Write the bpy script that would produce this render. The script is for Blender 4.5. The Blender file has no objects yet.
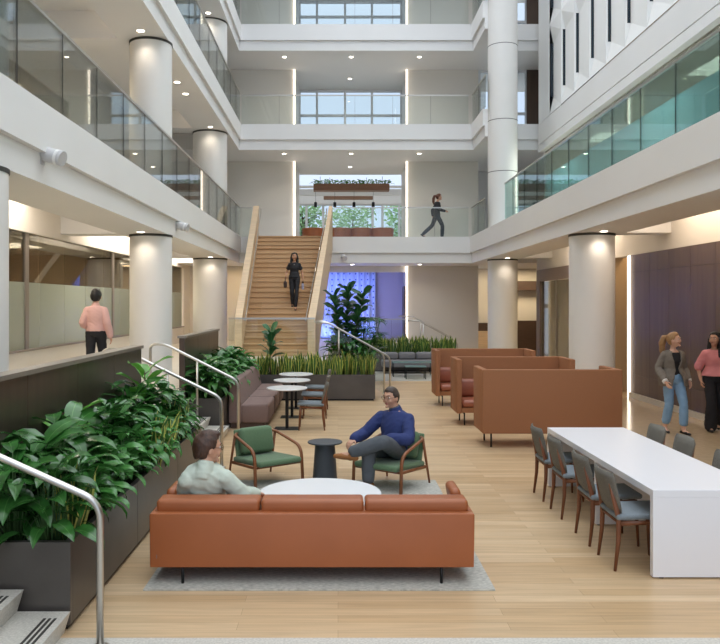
import bpy, math, random
from mathutils import Vector, Matrix, Euler, noise
R = math.radians
PI = math.pi
SC = bpy.context.scene
COL = SC.collection
random.seed(7)

# ------------------------------------------------------------------ materials
def lin(h):
    h = h.lstrip('#')
    o = []
    for i in (0, 2, 4):
        c = int(h[i:i+2], 16)/255
        o.append(c/12.92 if c <= .04045 else ((c+.055)/1.055)**2.4)
    return (*o, 1)

MATS = {}
def new_mat(name):
    m = bpy.data.materials.new(name); m.use_nodes = True
    m.node_tree.nodes.clear(); MATS[name] = m
    return m, m.node_tree.nodes, m.node_tree.links

def mat(name, col, rough=.5, metal=0., spec=.5, noise=None, bump=None, emis=None, coat=0., sheen=0., trans=0., var=0.):
    """plain surface; noise = (scale, amount, second colour), bump = (scale, strength)"""
    m, N, L = new_mat(name)
    out = N.new('ShaderNodeOutputMaterial'); b = N.new('ShaderNodeBsdfPrincipled')
    L.new(b.outputs[0], out.inputs[0])
    b.inputs['Base Color'].default_value = lin(col)
    b.inputs['Roughness'].default_value = rough
    b.inputs['Metallic'].default_value = metal
    b.inputs['Specular IOR Level'].default_value = spec
    b.inputs['Coat Weight'].default_value = coat
    b.inputs['Sheen Weight'].default_value = sheen
    b.inputs['Transmission Weight'].default_value = trans
    if emis:
        b.inputs['Emission Color'].default_value = lin(emis[0]); b.inputs['Emission Strength'].default_value = emis[1]
    if noise or bump:
        tc = N.new('ShaderNodeTexCoord')
    if noise:
        mp = N.new('ShaderNodeMapping'); L.new(tc.outputs['Object'], mp.inputs[0])
        sc = noise[0]
        mp.inputs['Scale'].default_value = sc if isinstance(sc, tuple) else (sc, sc, sc)
        nz = N.new('ShaderNodeTexNoise'); nz.inputs['Scale'].default_value = 1; nz.inputs['Detail'].default_value = 5
        L.new(mp.outputs[0], nz.inputs['Vector'])
        mr = N.new('ShaderNodeMapRange'); mr.inputs[1].default_value = .35; mr.inputs[2].default_value = .65
        mr.inputs[4].default_value = noise[1]
        L.new(nz.outputs[0], mr.inputs[0])
        mx = N.new('ShaderNodeMix'); mx.data_type = 'RGBA'
        mx.inputs[6].default_value = lin(col); mx.inputs[7].default_value = lin(noise[2])
        L.new(mr.outputs[0], mx.inputs[0]); L.new(mx.outputs[2], b.inputs['Base Color'])
    if bump:
        nb = N.new('ShaderNodeTexNoise'); nb.inputs['Scale'].default_value = bump[0]; nb.inputs['Detail'].default_value = 3
        L.new(tc.outputs['Object'], nb.inputs['Vector'])
        bp = N.new('ShaderNodeBump'); bp.inputs['Strength'].default_value = bump[1]; bp.inputs['Distance'].default_value = .01
        L.new(nb.outputs[0], bp.inputs['Height']); L.new(bp.outputs[0], b.inputs['Normal'])
    return m

def glass(name, tint, refl=1.0, rough=0.0, ior=1.5, frost=None):
    """clear sheet glass: tinted see-through plus a Fresnel mirror; frost = (colour, amount) adds a milky film"""
    m, N, L = new_mat(name)
    out = N.new('ShaderNodeOutputMaterial')
    t = N.new('ShaderNodeBsdfTransparent'); t.inputs[0].default_value = lin(tint)
    base = t
    if frost:
        d = N.new('ShaderNodeBsdfDiffuse'); d.inputs[0].default_value = lin(frost[0])
        tl = N.new('ShaderNodeBsdfTranslucent'); tl.inputs[0].default_value = lin(frost[0])
        md = N.new('ShaderNodeMixShader'); md.inputs[0].default_value = .5
        L.new(d.outputs[0], md.inputs[1]); L.new(tl.outputs[0], md.inputs[2])
        ms = N.new('ShaderNodeMixShader'); ms.inputs[0].default_value = frost[1]
        L.new(t.outputs[0], ms.inputs[1]); L.new(md.outputs[0], ms.inputs[2]); base = ms
    g = N.new('ShaderNodeBsdfGlossy'); g.inputs['Roughness'].default_value = rough
    f = N.new('ShaderNodeFresnel'); f.inputs[0].default_value = ior
    k = N.new('ShaderNodeMath'); k.operation = 'MULTIPLY'; k.inputs[1].default_value = refl; L.new(f.outputs[0], k.inputs[0])
    mx = N.new('ShaderNodeMixShader'); L.new(k.outputs[0], mx.inputs[0])
    L.new(base.outputs[0], mx.inputs[1]); L.new(g.outputs[0], mx.inputs[2]); L.new(mx.outputs[0], out.inputs[0])
    return m

def planks(name, c1, c2, gap, length, width, rough=.4, axis=0, scale_noise=1.0):
    """timber boards laid along x (axis 0)"""
    m, N, L = new_mat(name)
    out = N.new('ShaderNodeOutputMaterial'); b = N.new('ShaderNodeBsdfPrincipled'); L.new(b.outputs[0], out.inputs[0])
    tc = N.new('ShaderNodeTexCoord'); br = N.new('ShaderNodeTexBrick')
    br.inputs['Color1'].default_value = lin(c1); br.inputs['Color2'].default_value = lin(c2); br.inputs['Mortar'].default_value = lin(gap)
    br.inputs['Scale'].default_value = 1; br.inputs['Brick Width'].default_value = length; br.inputs['Row Height'].default_value = width
    br.inputs['Mortar Size'].default_value = .0012; br.inputs['Bias'].default_value = 0; br.offset = .37; br.offset_frequency = 2
    L.new(tc.outputs['Object'], br.inputs['Vector'])
    mp = N.new('ShaderNodeMapping'); mp.inputs['Scale'].default_value = (1.2, 22, 22)
    L.new(tc.outputs['Object'], mp.inputs[0])
    nz = N.new('ShaderNodeTexNoise'); nz.inputs['Detail'].default_value = 6; nz.inputs['Scale'].default_value = 1; nz.inputs['Distortion'].default_value = .5
    L.new(mp.outputs[0], nz.inputs['Vector'])
    rp = N.new('ShaderNodeMapRange'); rp.inputs[1].default_value = .3; rp.inputs[2].default_value = .7; rp.inputs[3].default_value = 1-.14*scale_noise; rp.inputs[4].default_value = 1+.1*scale_noise
    L.new(nz.outputs[0], rp.inputs[0])
    mx = N.new('ShaderNodeMix'); mx.data_type = 'RGBA'; mx.blend_type = 'MULTIPLY'; mx.inputs[0].default_value = 1
    L.new(br.outputs[0], mx.inputs[6]); L.new(rp.outputs[0], mx.inputs[7]); L.new(mx.outputs[2], b.inputs['Base Color'])
    b.inputs['Roughness'].default_value = rough; b.inputs['Specular IOR Level'].default_value = .35
    return m

def leafmat(name, c_in, c_edge, edge_at=.5, rough=.32, rib=None, trans=.15):
    """leaf: colour over the blade's own width (uv x), midrib line, slight variation"""
    m, N, L = new_mat(name)
    out = N.new('ShaderNodeOutputMaterial'); b = N.new('ShaderNodeBsdfPrincipled')
    uv = N.new('ShaderNodeUVMap'); sp = N.new('ShaderNodeSeparateXYZ'); L.new(uv.outputs[0], sp.inputs[0])
    s = N.new('ShaderNodeMath'); s.operation = 'SUBTRACT'; s.inputs[1].default_value = .5; L.new(sp.outputs[0], s.inputs[0])
    a = N.new('ShaderNodeMath'); a.operation = 'ABSOLUTE'; L.new(s.outputs[0], a.inputs[0])
    cr = N.new('ShaderNodeValToRGB'); cr.color_ramp.interpolation = 'LINEAR'
    e = cr.color_ramp.elements
    e[0].position = 0; e[0].color = lin(rib or c_in); e[1].position = .5; e[1].color = lin(c_edge)
    x = e.new(.045); x.color = lin(c_in); x = e.new(max(.06, edge_at-.04)); x.color = lin(c_in)
    if edge_at < .5:
        x = e.new(edge_at); x.color = lin(c_edge)
    L.new(a.outputs[0], cr.inputs[0])
    tc = N.new('ShaderNodeTexCoord'); nz = N.new('ShaderNodeTexNoise'); nz.inputs['Scale'].default_value = 9; L.new(tc.outputs['Object'], nz.inputs['Vector'])
    oi = N.new('ShaderNodeObjectInfo'); ad = N.new('ShaderNodeMath'); ad.operation = 'MULTIPLY_ADD'; ad.inputs[1].default_value = .25
    L.new(oi.outputs['Random'], ad.inputs[0]); L.new(nz.outputs[0], ad.inputs[2])
    mr = N.new('ShaderNodeMapRange'); mr.inputs[1].default_value = .3; mr.inputs[2].default_value = .9; mr.inputs[3].default_value = .55; mr.inputs[4].default_value = 1.5
    L.new(ad.outputs[0], mr.inputs[0])
    mx = N.new('ShaderNodeMix'); mx.data_type = 'RGBA'; mx.blend_type = 'MULTIPLY'; mx.inputs[0].default_value = 1
    L.new(cr.outputs[0], mx.inputs[6]); L.new(mr.outputs[0], mx.inputs[7]); L.new(mx.outputs[2], b.inputs['Base Color'])
    b.inputs['Roughness'].default_value = rough
    t = N.new('ShaderNodeBsdfTranslucent'); L.new(mx.outputs[2], t.inputs[0])
    ms = N.new('ShaderNodeMixShader'); ms.inputs[0].default_value = trans
    L.new(b.outputs[0], ms.inputs[1]); L.new(t.outputs[0], ms.inputs[2]); L.new(ms.outputs[0], out.inputs[0])
    return m

def stripes(name, col, dark, freq, axis):
    return mat(name, col)

def emit(name, col, k):
    m, N, L = new_mat(name)
    out = N.new('ShaderNodeOutputMaterial'); e = N.new('ShaderNodeEmission')
    e.inputs[0].default_value = lin(col); e.inputs[1].default_value = k; L.new(e.outputs[0], out.inputs[0])
    return m

M = MATS
mat('white_paint', '#e9e8e6', .55, noise=(.6, .35, '#e2e1de'))
mat('ceiling_paint', '#dcd9d4', .8)
mat('cream_wall', '#e2ddd4', .7, noise=(.5, .4, '#dcd6cb'))
mat('beige_wall', '#a8957b', .7)
mat('column_paint', '#e4e2de', .5, noise=(1.2, .3, '#dcd9d4'))
mat('dark_joint', '#3a3834', .6)
mat('fluted_panel', '#ececea', .6)
mat('stone', '#d2cec5', .4, noise=(60, .6, '#aaa69d'))
mat('tan_stone', '#bfa888', .14, noise=(9, .6, '#b09a7c'))
mat('corridor_stone', '#cfc6b6', .35, noise=(5, .5, '#c6bcab'))
mat('grey_carpet', '#a9a7a1', .9, noise=(30, .6, '#989690'))
planks('oak_floor', '#d2b793', '#be9f78', '#967a58', 1.9, .125, .33)
planks('oak_stair', '#d0b08a', '#c8a67e', '#a07a52', 2.4, .6, .45, 0, .45)
planks('oak_pale', '#dcc3a3', '#d6bb99', '#d6bb99', 6, 3, .5)
mat('planter_metal', '#57524e', .38, .45, noise=(2.2, .7, '#65605b'))
mat('bronze_panel', '#574941', .3, .45, noise=((6, 6, .6), .7, '#4a3e37'))
mat('room_brown', '#7d6b60', .5)
mat('dark_wall', '#6a594f', .4, .25, noise=((9, 9, .7), .8, '#5d4d46'))
mat('bronze_cap', '#8d857c', .4, .4)
mat('brown_panel', '#4d3a30', .55, noise=((3, 3, 20), .6, '#3f2f27'))
mat('soil', '#1d1712', .95, bump=(40, .8))
mat('steel', '#c3bfb8', .28, 1.0)
mat('black_metal', '#17171a', .45, .3)
mat('walnut', '#7a4a2e', .4, noise=((14, 14, 2), .7, '#633820'))
mat('teak', '#8a5431', .38, noise=((14, 14, 3), .6, '#74421f'))
mat('sofa_leather', '#a05b33', .42, noise=(3, .5, '#96542e'), bump=(220, .12))
mat('booth_fabric', '#95623f', .75, noise=(120, .5, '#895938'), bump=(300, .2))
mat('booth_leather', '#985840', .4, bump=(150, .1))
mat('mauve_fabric', '#856f69', .85, noise=(90, .5, '#79645e'), bump=(200, .2))
mat('green_fabric', '#5d7857', .8, noise=(60, .5, '#536c4e'), bump=(220, .2), sheen=.2)
mat('grey_tweed', '#76736b', .9, noise=(140, .8, '#57544d'), bump=(260, .25))
mat('seat_tweed_sheen', '#7d868c', .85, noise=(140, .8, '#6b747a'), bump=(260, .25))  # tweed of the seats with a blue-grey sheen painted into the colour
mat('grey_fabric', '#77777b', .85)
mat('white_top', '#eceef0', .22)
mat('table_white', '#e6e7ec', .3)
mat('slate_metal', '#454a50', .45, .2)
mat('rug', '#c9c7be', .95, noise=((24, 70, 5), .9, '#9c9b93'), bump=(160, .5))
mat('rug_edge', '#a8a8a2', .95)
mat('projector_grey', '#c9c8c8', .45)
mat('led_white', '#ffffff', .4, emis=('#ffeedb', 3.2))
mat('lamp_lens', '#ffffff', .4, emis=('#fff2dc', 14))
mat('cove_glow', '#ffffff', .4, emis=('#ffe8ca', 3))
mat('slot_glass', '#26313b', .15)
mat('vent_grey', '#8d877f', .6)
glass('rail_glass', '#f8fbf9', .7)
glass('teal_glass', '#e4f5f3', .6)
glass('window_glass', '#f4f8fa', .9)
glass('office_glass', '#e0ded4', .8)
glass('frosted_glass', '#dcdcd2', .6, .25, frost=('#c0c9bd', .8))
glass('teal_frost', '#d4eaec', .7, .1, frost=('#a8c8c8', .75))
mat('window_frame', '#e3e6ea', .5)
mat('dark_frame', '#3a3a3c', .5)
leafmat('leaf_dark', '#37692f', '#2c5828', .5, .2, rib='#5a8a48')
leafmat('leaf_mid', '#4a8240', '#3d7236', .5, .27, rib='#78a45e')
leafmat('leaf_bright', '#5c9a38', '#4d8a30', .5, .3, rib='#9dc070', trans=.25)
leafmat('leaf_snake', '#3f6a30', '#c9c667', .33, .35)
leafmat('leaf_snake_deep', '#335c2a', '#8fa050', .36, .35)
leafmat('leaf_fig', '#30603a', '#285432', .5, .28, rib='#5f8a4c')
leafmat('leaf_tree', '#9dbd8a', '#8cae79', .5, .5, trans=.3)
mat('stem_green', '#3f6030', .6)
mat('bark', '#5b4a3a', .85)
def blue_curtain():
    m, N, L = new_mat('blue_curtain')
    out = N.new('ShaderNodeOutputMaterial'); b = N.new('ShaderNodeBsdfPrincipled'); L.new(b.outputs[0], out.inputs[0])
    tc = N.new('ShaderNodeTexCoord'); mp = N.new('ShaderNodeMapping'); L.new(tc.outputs['Object'], mp.inputs[0])
    mp.inputs['Rotation'].default_value = (R(90), 0, 0); mp.inputs['Scale'].default_value = (4, 4, 4)
    v = N.new('ShaderNodeTexVoronoi'); v.voronoi_dimensions = '2D'; v.inputs['Randomness'].default_value = 0; v.inputs['Scale'].default_value = 1
    L.new(mp.outputs[0], v.inputs['Vector'])
    cr = N.new('ShaderNodeValToRGB'); cr.color_ramp.interpolation = 'CONSTANT'
    cr.color_ramp.elements[0].color = lin('#5b6cb8'); cr.color_ramp.elements[1].position = .13; cr.color_ramp.elements[1].color = lin('#bccaf4')
    L.new(v.outputs['Distance'], cr.inputs[0]); L.new(cr.outputs[0], b.inputs['Base Color'])
    b.inputs['Roughness'].default_value = .9
blue_curtain()
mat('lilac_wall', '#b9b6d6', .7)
# people
mat('skin', '#c99a80', .5); mat('skin_tan', '#b98a6c', .5); mat('skin_pale', '#d7ab94', .5)
mat('hair_brown', '#4f3426', .55, noise=((60, 60, 20), .9, '#2f1d14')); mat('hair_black', '#120e0d', .4)
mat('hair_blonde', '#a88258', .5, noise=((60, 60, 8), .7, '#8a6640')); mat('hair_auburn', '#5a2f1c', .5)
mat('hair_greying', '#3d3029', .55, noise=(50, .6, '#55483f'))
mat('shirt_mint', '#c3cdbf', .8, bump=(14, .5)); mat('shirt_pink', '#d9aca4', .8, bump=(14, .4)); mat('blouse_pink', '#dc8c90', .75, bump=(12, .4))
mat('sweater_navy', '#2c3a6e', .85, noise=(90, .4, '#263260'), bump=(16, .4)); mat('trousers_grey', '#54595f', .85, bump=(16, .3))
mat('trousers_black', '#1c1c21', .8); mat('cloth_black', '#1b1b20', .75); mat('jeans_blue', '#86a9ca', .85, noise=(6, .6, '#6f95ba'))
mat('blazer_grey', '#7b736a', .85, noise=(110, .7, '#6a635b')); mat('cuff_white', '#e8e6e4', .7)
mat('shoe_tan', '#96602f', .5); mat('shoe_black', '#161416', .45); mat('bag_brown', '#2e1c17', .5); mat('bottle_lilac', '#aeb2d0', .3)
mat('eye_white', '#e8e4de', .3); mat('eye_dark', '#221a16', .25); mat('lip', '#a8605a', .5)
mat('trousers_mid', '#33363d', .8)

# ------------------------------------------------------------------ mesh helper
class MB:
    def __init__(s): s.v = []; s.f = []; s.uv = []; s.has_uv = False
    def add(s, vs, fs, uvs=None):
        b = len(s.v); s.v += [tuple(x) for x in vs]; s.f += [tuple(b+i for i in f) for f in fs]
        if uvs: s.has_uv = True; s.uv += list(uvs)
        else: s.uv += [(0, 0)]*len(vs)
    def box(s, x0, x1, y0, y1, z0, z1):
        s.add([(x0,y0,z0),(x1,y0,z0),(x1,y1,z0),(x0,y1,z0),(x0,y0,z1),(x1,y0,z1),(x1,y1,z1),(x0,y1,z1)],
              [(3,2,1,0),(4,5,6,7),(0,1,5,4),(1,2,6,5),(2,3,7,6),(3,0,4,7)]); return s
    def hexa(s, p):
        s.add(p, [(3,2,1,0),(4,5,6,7),(0,1,5,4),(1,2,6,5),(2,3,7,6),(3,0,4,7)]); return s
    def prism(s, poly, axis, a, b):
        """poly in the two other axes (x,y,z order) extruded along axis"""
        n = len(poly); vs = []
        for t in (a, b):
            for (p, q) in poly:
                vs.append((t,p,q) if axis == 0 else (p,t,q) if axis == 1 else (p,q,t))
        fs = [tuple(range(n-1,-1,-1)), tuple(range(n,2*n))]+[(i,(i+1)%n,n+(i+1)%n,n+i) for i in range(n)]
        s.add(vs, fs); return s
    def tube(s, pts, r, n=10, ell=None, up=None, cap=True):
        """swept tube; r = number or list; ell = (a,b) scale on the two ring axes"""
        pts = [Vector(p) for p in pts]; m = len(pts)
        rs = r if isinstance(r, (list, tuple)) else [r]*m
        u = None; vs = []; fs = []
        for i, p in enumerate(pts):
            t = (pts[min(i+1,m-1)]-pts[max(i-1,0)])
            t = t.normalized() if t.length > 1e-9 else Vector((0,0,1))
            if up is not None: u = Vector(up)
            elif u is None: u = Vector((0,0,1)) if abs(t.z) < .9 else Vector((1,0,0))
            u = (u-t*u.dot(t)); u = u.normalized() if u.length > 1e-6 else t.orthogonal().normalized()
            w = t.cross(u)
            ea, eb = ell or (1, 1)
            for k in range(n):
                a = 2*PI*k/n; vs.append(p+(w*math.cos(a)*ea+u*math.sin(a)*eb)*rs[i])
        for i in range(m-1):
            for k in range(n):
                fs.append((i*n+k, i*n+(k+1)%n, (i+1)*n+(k+1)%n, (i+1)*n+k))
        if cap:
            fs.append(tuple(range(n-1,-1,-1))); fs.append(tuple((m-1)*n+k for k in range(n)))
        s.add(vs, fs); return s
    def capsule(s, pts, rs, n=12, ell=None, up=None):
        """tube with round ends"""
        pts = [Vector(p) for p in pts]; rs = list(rs)
        d0 = (pts[0]-pts[1]).normalized(); d1 = (pts[-1]-pts[-2]).normalized()
        A = [pts[0]+d0*rs[0]*q for q in (.95,.7,.35)]; RA = [rs[0]*math.sqrt(1-q*q) for q in (.95,.7,.35)]
        B = [pts[-1]+d1*rs[-1]*q for q in (.35,.7,.95)]; RB = [rs[-1]*math.sqrt(1-q*q) for q in (.35,.7,.95)]
        return s.tube(A+pts+B, RA+rs+RB, n, ell, up)
    def lathe(s, prof, c=(0,0,0), n=32, sx=1, sy=1):
        vs = []; fs = []; m = len(prof)
        for (r, z) in prof:
            for k in range(n):
                a = 2*PI*k/n; vs.append((c[0]+r*math.cos(a)*sx, c[1]+r*math.sin(a)*sy, c[2]+z))
        for i in range(m-1):
            for k in range(n): fs.append((i*n+k, i*n+(k+1)%n, (i+1)*n+(k+1)%n, (i+1)*n+k))
        fs.append(tuple(range(n-1,-1,-1))); fs.append(tuple((m-1)*n+k for k in range(n)))
        s.add(vs, fs); return s
    def ball(s, c, r, n=14, m=9, mtx=None):
        rx, ry, rz = r if isinstance(r, tuple) else (r, r, r)
        vs = []; fs = []
        for i in range(m+1):
            ph = PI*(i+.02)/(m+.04)
            for k in range(n):
                a = 2*PI*k/n
                q = Vector((rx*math.sin(ph)*math.cos(a), ry*math.sin(ph)*math.sin(a), -rz*math.cos(ph)))
                if mtx is not None: q = mtx @ q
                vs.append(q+Vector(c))
        for i in range(m):
            for k in range(n): fs.append((i*n+k, i*n+(k+1)%n, (i+1)*n+(k+1)%n, (i+1)*n+k))
        fs.append(tuple(range(n-1,-1,-1))); fs.append(tuple(m*n+k for k in range(n)))
        s.add(vs, fs); return s
    def cushion(s, x0, x1, y0, y1, z0, z1, e=.035, n=10, puff=.0):
        """rounded box: superellipsoid-like, for upholstery"""
        cx, cy, cz = (x0+x1)/2, (y0+y1)/2, (z0+z1)/2; hx, hy, hz = (x1-x0)/2, (y1-y0)/2, (z1-z0)/2
        e = min(e, hx, hy, hz)
        vs = []; fs = []; N = n*4; rows = n
        def sgn(v): return 1 if v >= 0 else -1
        ring = []
        for i in range(rows+1):
            ph = -PI/2+PI*(i+.001)/(rows+.002)
            for k in range(N):
                a = 2*PI*(k+.5)/N
                d = Vector((math.cos(ph)*math.cos(a), math.cos(ph)*math.sin(a), math.sin(ph)))
                x = sgn(d.x)*(hx-e)+d.x*e; y = sgn(d.y)*(hy-e)+d.y*e; z = sgn(d.z)*(hz-e)+d.z*e
                if puff:
                    pass
                vs.append((cx+x, cy+y, cz+z))
        for i in range(rows):
            for k in range(N): fs.append((i*N+k, i*N+(k+1)%N, (i+1)*N+(k+1)%N, (i+1)*N+k))
        fs.append(tuple(range(N-1,-1,-1))); fs.append(tuple(rows*N+k for k in range(N)))
        s.add(vs, fs); return s
    def xf(s, m, start=0):
        for i in range(start, len(s.v)): s.v[i] = tuple(m @ Vector(s.v[i]))
        return s
    def data(s, name, smooth=False):
        me = bpy.data.meshes.new(name); me.from_pydata(s.v, [], s.f)
        if s.has_uv:
            l = me.uv_layers.new(name='uv'); uv = s.uv
            for lp in me.loops: l.data[lp.index].uv = uv[lp.vertex_index]
        if smooth: me.polygons.foreach_set('use_smooth', [True]*len(me.polygons))
        me.update(); return me
    def build(s, name, m, parent=None, smooth=False, bevel=0., loc=None, rotz=0., seg=2):
        me = s.data(name, smooth); me.materials.append(MATS[m] if isinstance(m, str) else m)
        o = bpy.data.objects.new(name, me); COL.objects.link(o)
        if parent is not None: o.parent = parent
        if loc is not None: o.location = loc
        if rotz: o.rotation_euler = (0, 0, rotz)
        if smooth == 'auto' or bevel:
            if bevel:
                b = o.modifiers.new('edge', 'BEVEL'); b.width = bevel; b.segments = seg; b.limit_method = 'ANGLE'; b.angle_limit = R(40)
        if smooth == 'auto':
            try:
                me.set_sharp_from_angle(angle=R(35))
            except Exception: pass
        return o

def tag(o, label, cat, group=None, kind=None):
    o['label'] = label; o['category'] = cat
    if group: o['group'] = group
    if kind: o['kind'] = kind
    return o
def struct(o, label=None):
    o['kind'] = 'structure'
    if label: o['label'] = label
    return o
def thing(name, label, cat, loc=(0,0,0), rotz=0., group=None):
    o = bpy.data.objects.new(name, None); COL.objects.link(o); o.empty_display_size = .1
    o.location = loc; o.rotation_euler = (0, 0, rotz)
    return tag(o, label, cat, group)
KIDS = {}
def kids(o):
    return [c for c in bpy.data.objects if c.parent == o]
def dup(root, loc, rotz=0., label=None, group=None, scale=None):
    r = root.copy(); COL.objects.link(r); r.location = loc; r.rotation_euler = (0, 0, rotz)
    if scale: r.scale = (scale, scale, scale)
    if label: r['label'] = label
    if group: r['group'] = group
    for ch in kids(root):
        c = ch.copy(); COL.objects.link(c); c.parent = r
        for g in kids(ch):
            d = g.copy(); COL.objects.link(d); d.parent = c
    return r
def B(*a): return MB().box(*a)
def S(name, m, label=None, *boxes, bevel=0.):
    mb = MB()
    for b in boxes: mb.box(*b)
    return struct(mb.build(name, m, bevel=bevel), label)

# ------------------------------------------------------------------ levels of the building
LEV = [(0.0, 3.75), (4.72, 7.96), (8.9, 11.65), (12.61, 15.6), (16.6, 19.6)]
PLAT = .75
def part(mb, name, m, parent, smooth=False, bevel=0., label=None):
    """part given in world coordinates under a thing whose Empty is not turned"""
    o = mb.build(name, m, parent, smooth, bevel)
    o.location = -parent.location
    if label: o['label'] = label
    return o

# floors
S('floor', 'oak_floor', 'pale oak plank floor of the atrium', (-1.95, 4.6, 5.13, 22, -.12, 0))
S('floor_stone_front', 'stone', 'speckled light stone floor strip at the bottom edge', (-9.5, 10.5, -6, 5.13, -.12, 0))
S('floor_stone_side', 'tan_stone', 'polished tan stone floor along the dark wall', (4.6, 10.5, 5.13, 34, -.12, 0))
S('floor_carpet', 'grey_carpet', 'grey carpet of the far lounge', (-.3, 4.6, 22, 34, -.12, 0))
S('floor_platform', 'corridor_stone', 'raised pale corridor floor behind the planters',
  (-9.5, -2.65, -6, 34, 0, PLAT), (-2.65, -.3, 18.3, 34, 0, PLAT), (-.3, 2.9, 25.7, 34, 0, PLAT))
S('floor_under', 'stone', None, (-2.65, -1.95, -6, 18.3, -.12, 0))

# slabs with their stepped white edges; the unseen topmost one is added for shade
BEAMS = ((-.4, .2), (8.05, 8.65), (16.35, 16.95), (24.75, 25.35))
for i, ((_, zb), (zt, _)) in enumerate(zip(LEV[:-1], LEV[1:])):
    mb = MB()
    mb.box(-4.75, -3.6, -4, 28.2, zb+.37, zt); mb.box(-4.75, -3.68, -4, 28.28, zb, zb+.37)
    mb.box(-9.5, -4.75, -4, 30.6, zt-.35, zt)
    for a, b in BEAMS: mb.box(-9.5, -4.75, a, b, zb, zt-.35)
    struct(mb.build('slab_left', 'white_paint'), 'white balcony edge along the glazed corridor side, level %d' % (i+2))
    mb = MB()
    x1 = 4.9 if i == 0 else 5.95
    mb.box(-9.5, 10.5, 28.28, 30.6, zb, zt); mb.box(-3.6, 4.9, 28.2, 28.28, zb+.37, zt)
    if i: mb.box(4.9, 10.5, 28.2, 28.28, zb+.37, zt)
    if i != 1: mb.box(-9.5, 10.5, 30.6, 33.8, zb, zt)
    else: mb.box(-9.5, 10.5, 30.6, 33.8, zb, zt)
    if i: mb.box(4.95, 5.9, 26.0, 28.2, zb+.37, zt); mb.box(5.03, 5.9, 26.0, 28.28, zb, zb+.37)
    struct(mb.build('slab_back', 'white_paint'), 'white bridge balcony edge across the end of the atrium, level %d' % (i+2))
zb, zt = 3.75, 4.72
mb = MB(); mb.box(4.9, 6.1, -4, 28.28, zb+.37, zt); mb.box(4.98, 6.1, -4, 28.28, zb, zb+.37); mb.box(6.1, 10.5, -4, 28.28, zt-.35, zt)
for a, b in ((-.4, .2), (7.9, 8.5), (16.1, 16.7), (25, 25.6)): mb.box(6.1, 10.5, a, b, zb, zt-.35)
struct(mb.build('slab_right', 'white_paint'), 'white balcony edge above the wooden booths side')
# floor of the upper lounge beyond the bridge
S('floor_lounge', 'corridor_stone', 'floor of the daylit lounge above', (-4, 5, 33.8, 38.6, 4.4, 4.72))

# columns
def column(x, y, d, z0, z1, label, rings=()):
    mb = MB(); r = d/2
    mb.lathe([(r, z0), (r, z1-.05)], (x, y, 0), 48)
    o = struct(mb.build('column', 'column_paint', smooth='auto'), label)
    g = MB().lathe([(r+.012, z1-.05), (r+.012, z1)], (x, y, 0), 48)
    for z in rings: g.lathe([(r+.003, z), (r+.003, z+.02)], (x, y, 0), 48)
    g.build('joint', 'dark_joint', o)
LC = [(8.36, .9), (16.7, .91), (25.5, 1.13)]
for k, (y, d) in enumerate(LC):
    for j, (z0, z1) in enumerate(LEV[:4]):
        column(-4.11-(.18 if d > 1 else 0), y, d, PLAT if j == 0 else z0, z1,
               'round white column %s on the corridor side, level %d' % (('first', 'second', 'third')[k], j+1))
column(5.51, 8.1, .955, 0, 3.75, 'round white column beside the dining table side')
column(5.51, 16.5, .955, 0, 3.75, 'round white column behind the booths near the dark wall')
column(5.63, 26, 1.0, 0, 3.75, 'round white column at the far end of the booths')
column(5.63, 26, 1.0, 4.72, 19.6, 'tall white column rising through the upper levels', rings=(6.7, 8.45, 11.0, 13.9))

# ------------------------------------------------------------------ walls
mb = MB()
mb.box(-9.7, -9.5, -6, 39, -.1, 20)
struct(mb.build('wall_left', 'beige_wall'))
struct(B(10.5, 10.7, -6, 39, -.1, 20).build('wall_right', 'beige_wall'))
# ground-level corridor glazing
mb = MB().box(-6.1, -6.0, 3, 29.5, PLAT, 1.33)
struct(mb.build('wall_corridor', 'cream_wall'), 'low cream wall under the corridor glazing')
S('trim_1', 'bronze_cap', None, (-6.12, -5.96, 3, 29.5, 1.33, 1.37))
S('wall_corridor_header', 'cream_wall', None, (-6.15, -5.97, 3, 29.5, 3.62, 4.37), (-6.15, -5.97, 29.5, 30.6, PLAT, 4.37))
fm = MB(); g1 = MB(); g2 = MB(); y = 4.2
while y < 29:
    y2 = min(y+1.4, 29.45)
    g1.box(-6.055, -6.045, y+.008, y2-.008, 1.37, 2.66); g2.box(-6.055, -6.045, y+.008, y2-.008, 2.66, 3.62); y = y2
w = struct(g2.build('window_1', 'office_glass'), 'clear upper panes of the corridor glazing')
g1.build('frosted_pane', 'frosted_glass', w)
for y in (14.65, 20.3): fm.box(-6.09, -6.02, y, y+.16, 1.37, 3.62)
fm.build('window_frame', 'bronze_cap', w)
S('ceiling_office', 'ceiling_paint', None, (-9.5, -6.15, 3, 30.6, 3.62, 3.7))
S('wall_office_partition', 'beige_wall', None, (-9.5, -6.2, 12.2, 12.35, PLAT, 3.62), (-9.5, -6.2, 21.6, 21.75, PLAT, 3.62))
# dark bronze guard behind the planters
for k, (a, b) in enumerate(((5.24, 10.25), (13.15, 16.85))):
    mb = MB(); y = a
    n = round((b-a)/1.25); st = (b-a)/n
    for j in range(n): mb.box(-2.75, -2.65, a+j*st+.004, a+(j+1)*st-.004, PLAT-.75, 1.65)
    o = struct(mb.build('wall_guard', 'bronze_panel'), 'dark bronze guard wall %s the side steps' % ('before', 'beyond')[k])
    B(-2.78, -2.62, a, b, 1.65, 1.69).build('guard_cap', 'bronze_cap', o)
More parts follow.
